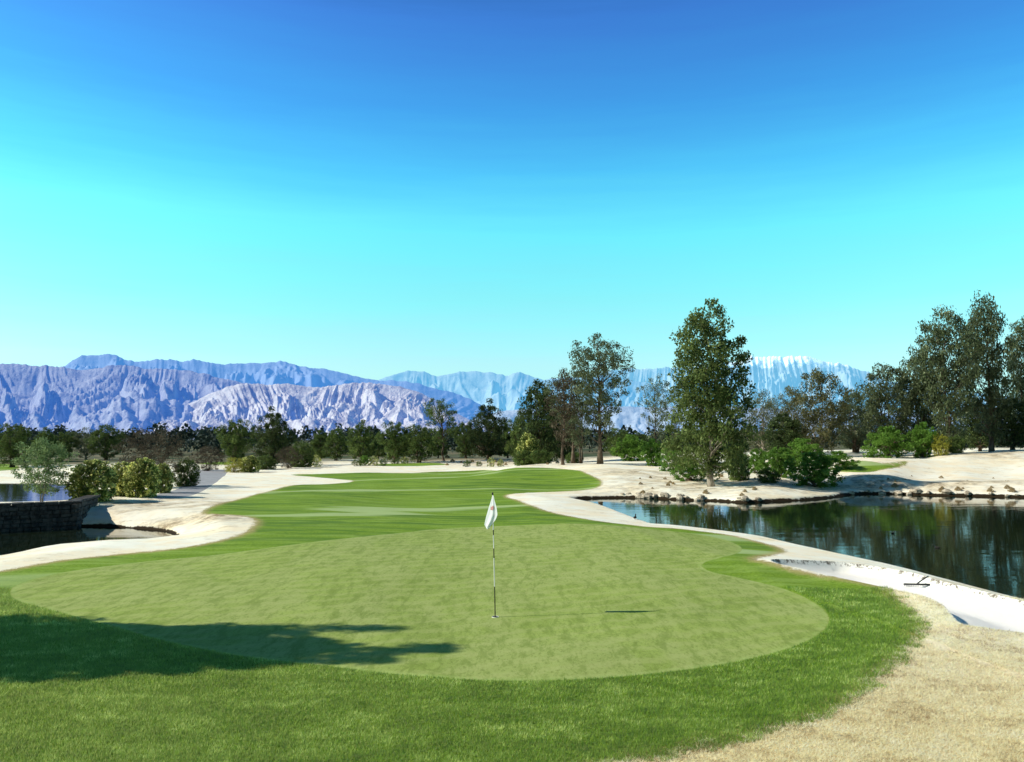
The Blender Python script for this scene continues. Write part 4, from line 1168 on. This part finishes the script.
# ------------------------------------------------------------------ rocks along the far waterline
for i in range(46):
    px = random.choice([random.uniform(625, 760), random.uniform(625, 760), random.uniform(840, 1023)])
    sdt = .18
    # walk the pond outline for the point seen at this column
    Q = POND_R[POND_R[:, 1] > 44]
    j = int(np.argmin(np.abs(Q[:, 0] / Q[:, 1] * F + 512 - px)))
    x, y = Q[j] + np.array([random.uniform(-.3, .3), random.uniform(.0, .35)])
    s = random.uniform(.08, .26)
    mb = MB(); n1, n2 = 8, 6; V = []
    sd_ = random.uniform(0, 50)
    for a_ in range(n2 + 1):
        th = math.pi * a_ / n2
        for b_ in range(n1):
            ph = 2 * math.pi * b_ / n1
            d_ = Vector((math.sin(th) * math.cos(ph), math.sin(th) * math.sin(ph), math.cos(th)))
            r__ = s * (1 + .5 * float(perlin(np.array([d_.x * 1.7 + sd_]), np.array([d_.y * 1.7 + d_.z * 2.1]))[0]))
            V.append((d_.x * r__ * 1.35, d_.y * r__, d_.z * r__ * .7))
    Fc = [(a_ * n1 + b_, a_ * n1 + (b_ + 1) % n1, (a_ + 1) * n1 + (b_ + 1) % n1, (a_ + 1) * n1 + b_) for a_ in range(n2) for b_ in range(n1)]
    mb.add(V, Fc)
    o = mb.build('rock', M_ROCK, None, False); o.location = (x, y, max(Hpt(x, y), WL) + s * .12); o.rotation_euler = (0, 0, random.uniform(0, 6))
    tag(o, 'small tan rock at the far waterline of the right pond', 'rock', 'rocks along the far waterline')

# ------------------------------------------------------------------ world, sun
W = bpy.data.worlds.new('World'); SC.world = W; W.use_nodes = True
nt = W.node_tree; bg = nt.nodes['Background']
sky = nt.nodes.new('ShaderNodeTexSky'); sky.sky_type = 'NISHITA'; sky.sun_disc = False
sky.sun_elevation = R(35.2); sky.sun_rotation = R(-96.3)
tc = nt.nodes.new('ShaderNodeTexCoord'); sp = nt.nodes.new('ShaderNodeSeparateXYZ'); nt.links.new(tc.outputs['Generated'], sp.inputs[0])
ramp = nt.nodes.new('ShaderNodeValToRGB'); nm = nt.nodes.new('ShaderNodeMapping'); nm.inputs['Scale'].default_value = (2, 2, 26); nt.links.new(tc.outputs['Generated'], nm.inputs[0])
nn_ = nt.nodes.new('ShaderNodeTexNoise'); nn_.inputs['Scale'].default_value = 1.4; nn_.inputs['Detail'].default_value = 6; nn_.inputs['Roughness'].default_value = .65; nt.links.new(nm.outputs[0], nn_.inputs['Vector'])
ma = nt.nodes.new('ShaderNodeMath'); ma.operation = 'MULTIPLY_ADD'; ma.inputs[1].default_value = .055; nt.links.new(nn_.outputs['Fac'], ma.inputs[0]); nt.links.new(sp.outputs[2], ma.inputs[2])
mb_ = nt.nodes.new('ShaderNodeMath'); mb_.operation = 'SUBTRACT'; mb_.inputs[1].default_value = .0275; nt.links.new(ma.outputs[0], mb_.inputs[0]); nt.links.new(mb_.outputs[0], ramp.inputs[0])
cr = ramp.color_ramp
stops = [(0.0, (1.35, 2.2, 2.8)), (.05, (1.25, 2.0, 2.15)), (.09, (1.35, 2.05, 2.05)), (.174, (1.05, 2.5, 2.05)), (.254, (.85, 2.95, 2.4)), (.32, (.55, 2.35, 2.55)), (.39, (.42, 1.70, 2.45)), (.48, (.42, 1.2, 2.25)), (.60, (.12, .24, .50)), (1., (.20, .24, .38))]
cr.elements[0].position = 0; cr.elements[0].color = (*[c / 3.2 for c in stops[0][1]], 1)
cr.elements[1].position = 1; cr.elements[1].color = (*[c / 3.2 for c in stops[-1][1]], 1)
for p_, c_ in stops[1:-1]:
    e = cr.elements.new(p_); e.color = (*[c / 3.2 for c in c_], 1)
vm = nt.nodes.new('ShaderNodeVectorMath'); vm.operation = 'MULTIPLY'; nt.links.new(sky.outputs[0], vm.inputs[0]); nt.links.new(ramp.outputs[0], vm.inputs[1])
vs = nt.nodes.new('ShaderNodeVectorMath'); vs.operation = 'SCALE'; vs.inputs[3].default_value = 3.2; nt.links.new(vm.outputs[0], vs.inputs[0])
mr = nt.nodes.new('ShaderNodeMapRange'); mr.interpolation_type = 'SMOOTHSTEP'; mr.inputs[1].default_value = -.35; mr.inputs[2].default_value = .45; mr.inputs[3].default_value = .38; mr.inputs[4].default_value = 1
nt.links.new(sp.outputs[1], mr.inputs[0])
v2 = nt.nodes.new('ShaderNodeVectorMath'); v2.operation = 'SCALE'; nt.links.new(vs.outputs[0], v2.inputs[0]); nt.links.new(mr.outputs[0], v2.inputs[3])
nt.links.new(v2.outputs[0], bg.inputs[0]); bg.inputs[1].default_value = .1
sun = bpy.data.lights.new('sun', 'SUN'); sun.energy = 5; sun.angle = R(.5); sun.color = (1, .95, .82)
so = bpy.data.objects.new('sun', sun); COL.objects.link(so)
sv = Vector((math.cos(R(35.2)) * .994, math.cos(R(35.2)) * .109, -math.sin(R(35.2))))
so.rotation_euler = sv.to_track_quat('-Z', 'Y').to_euler()
SC.cycles.max_bounces = 6; SC.cycles.transparent_max_bounces = 4
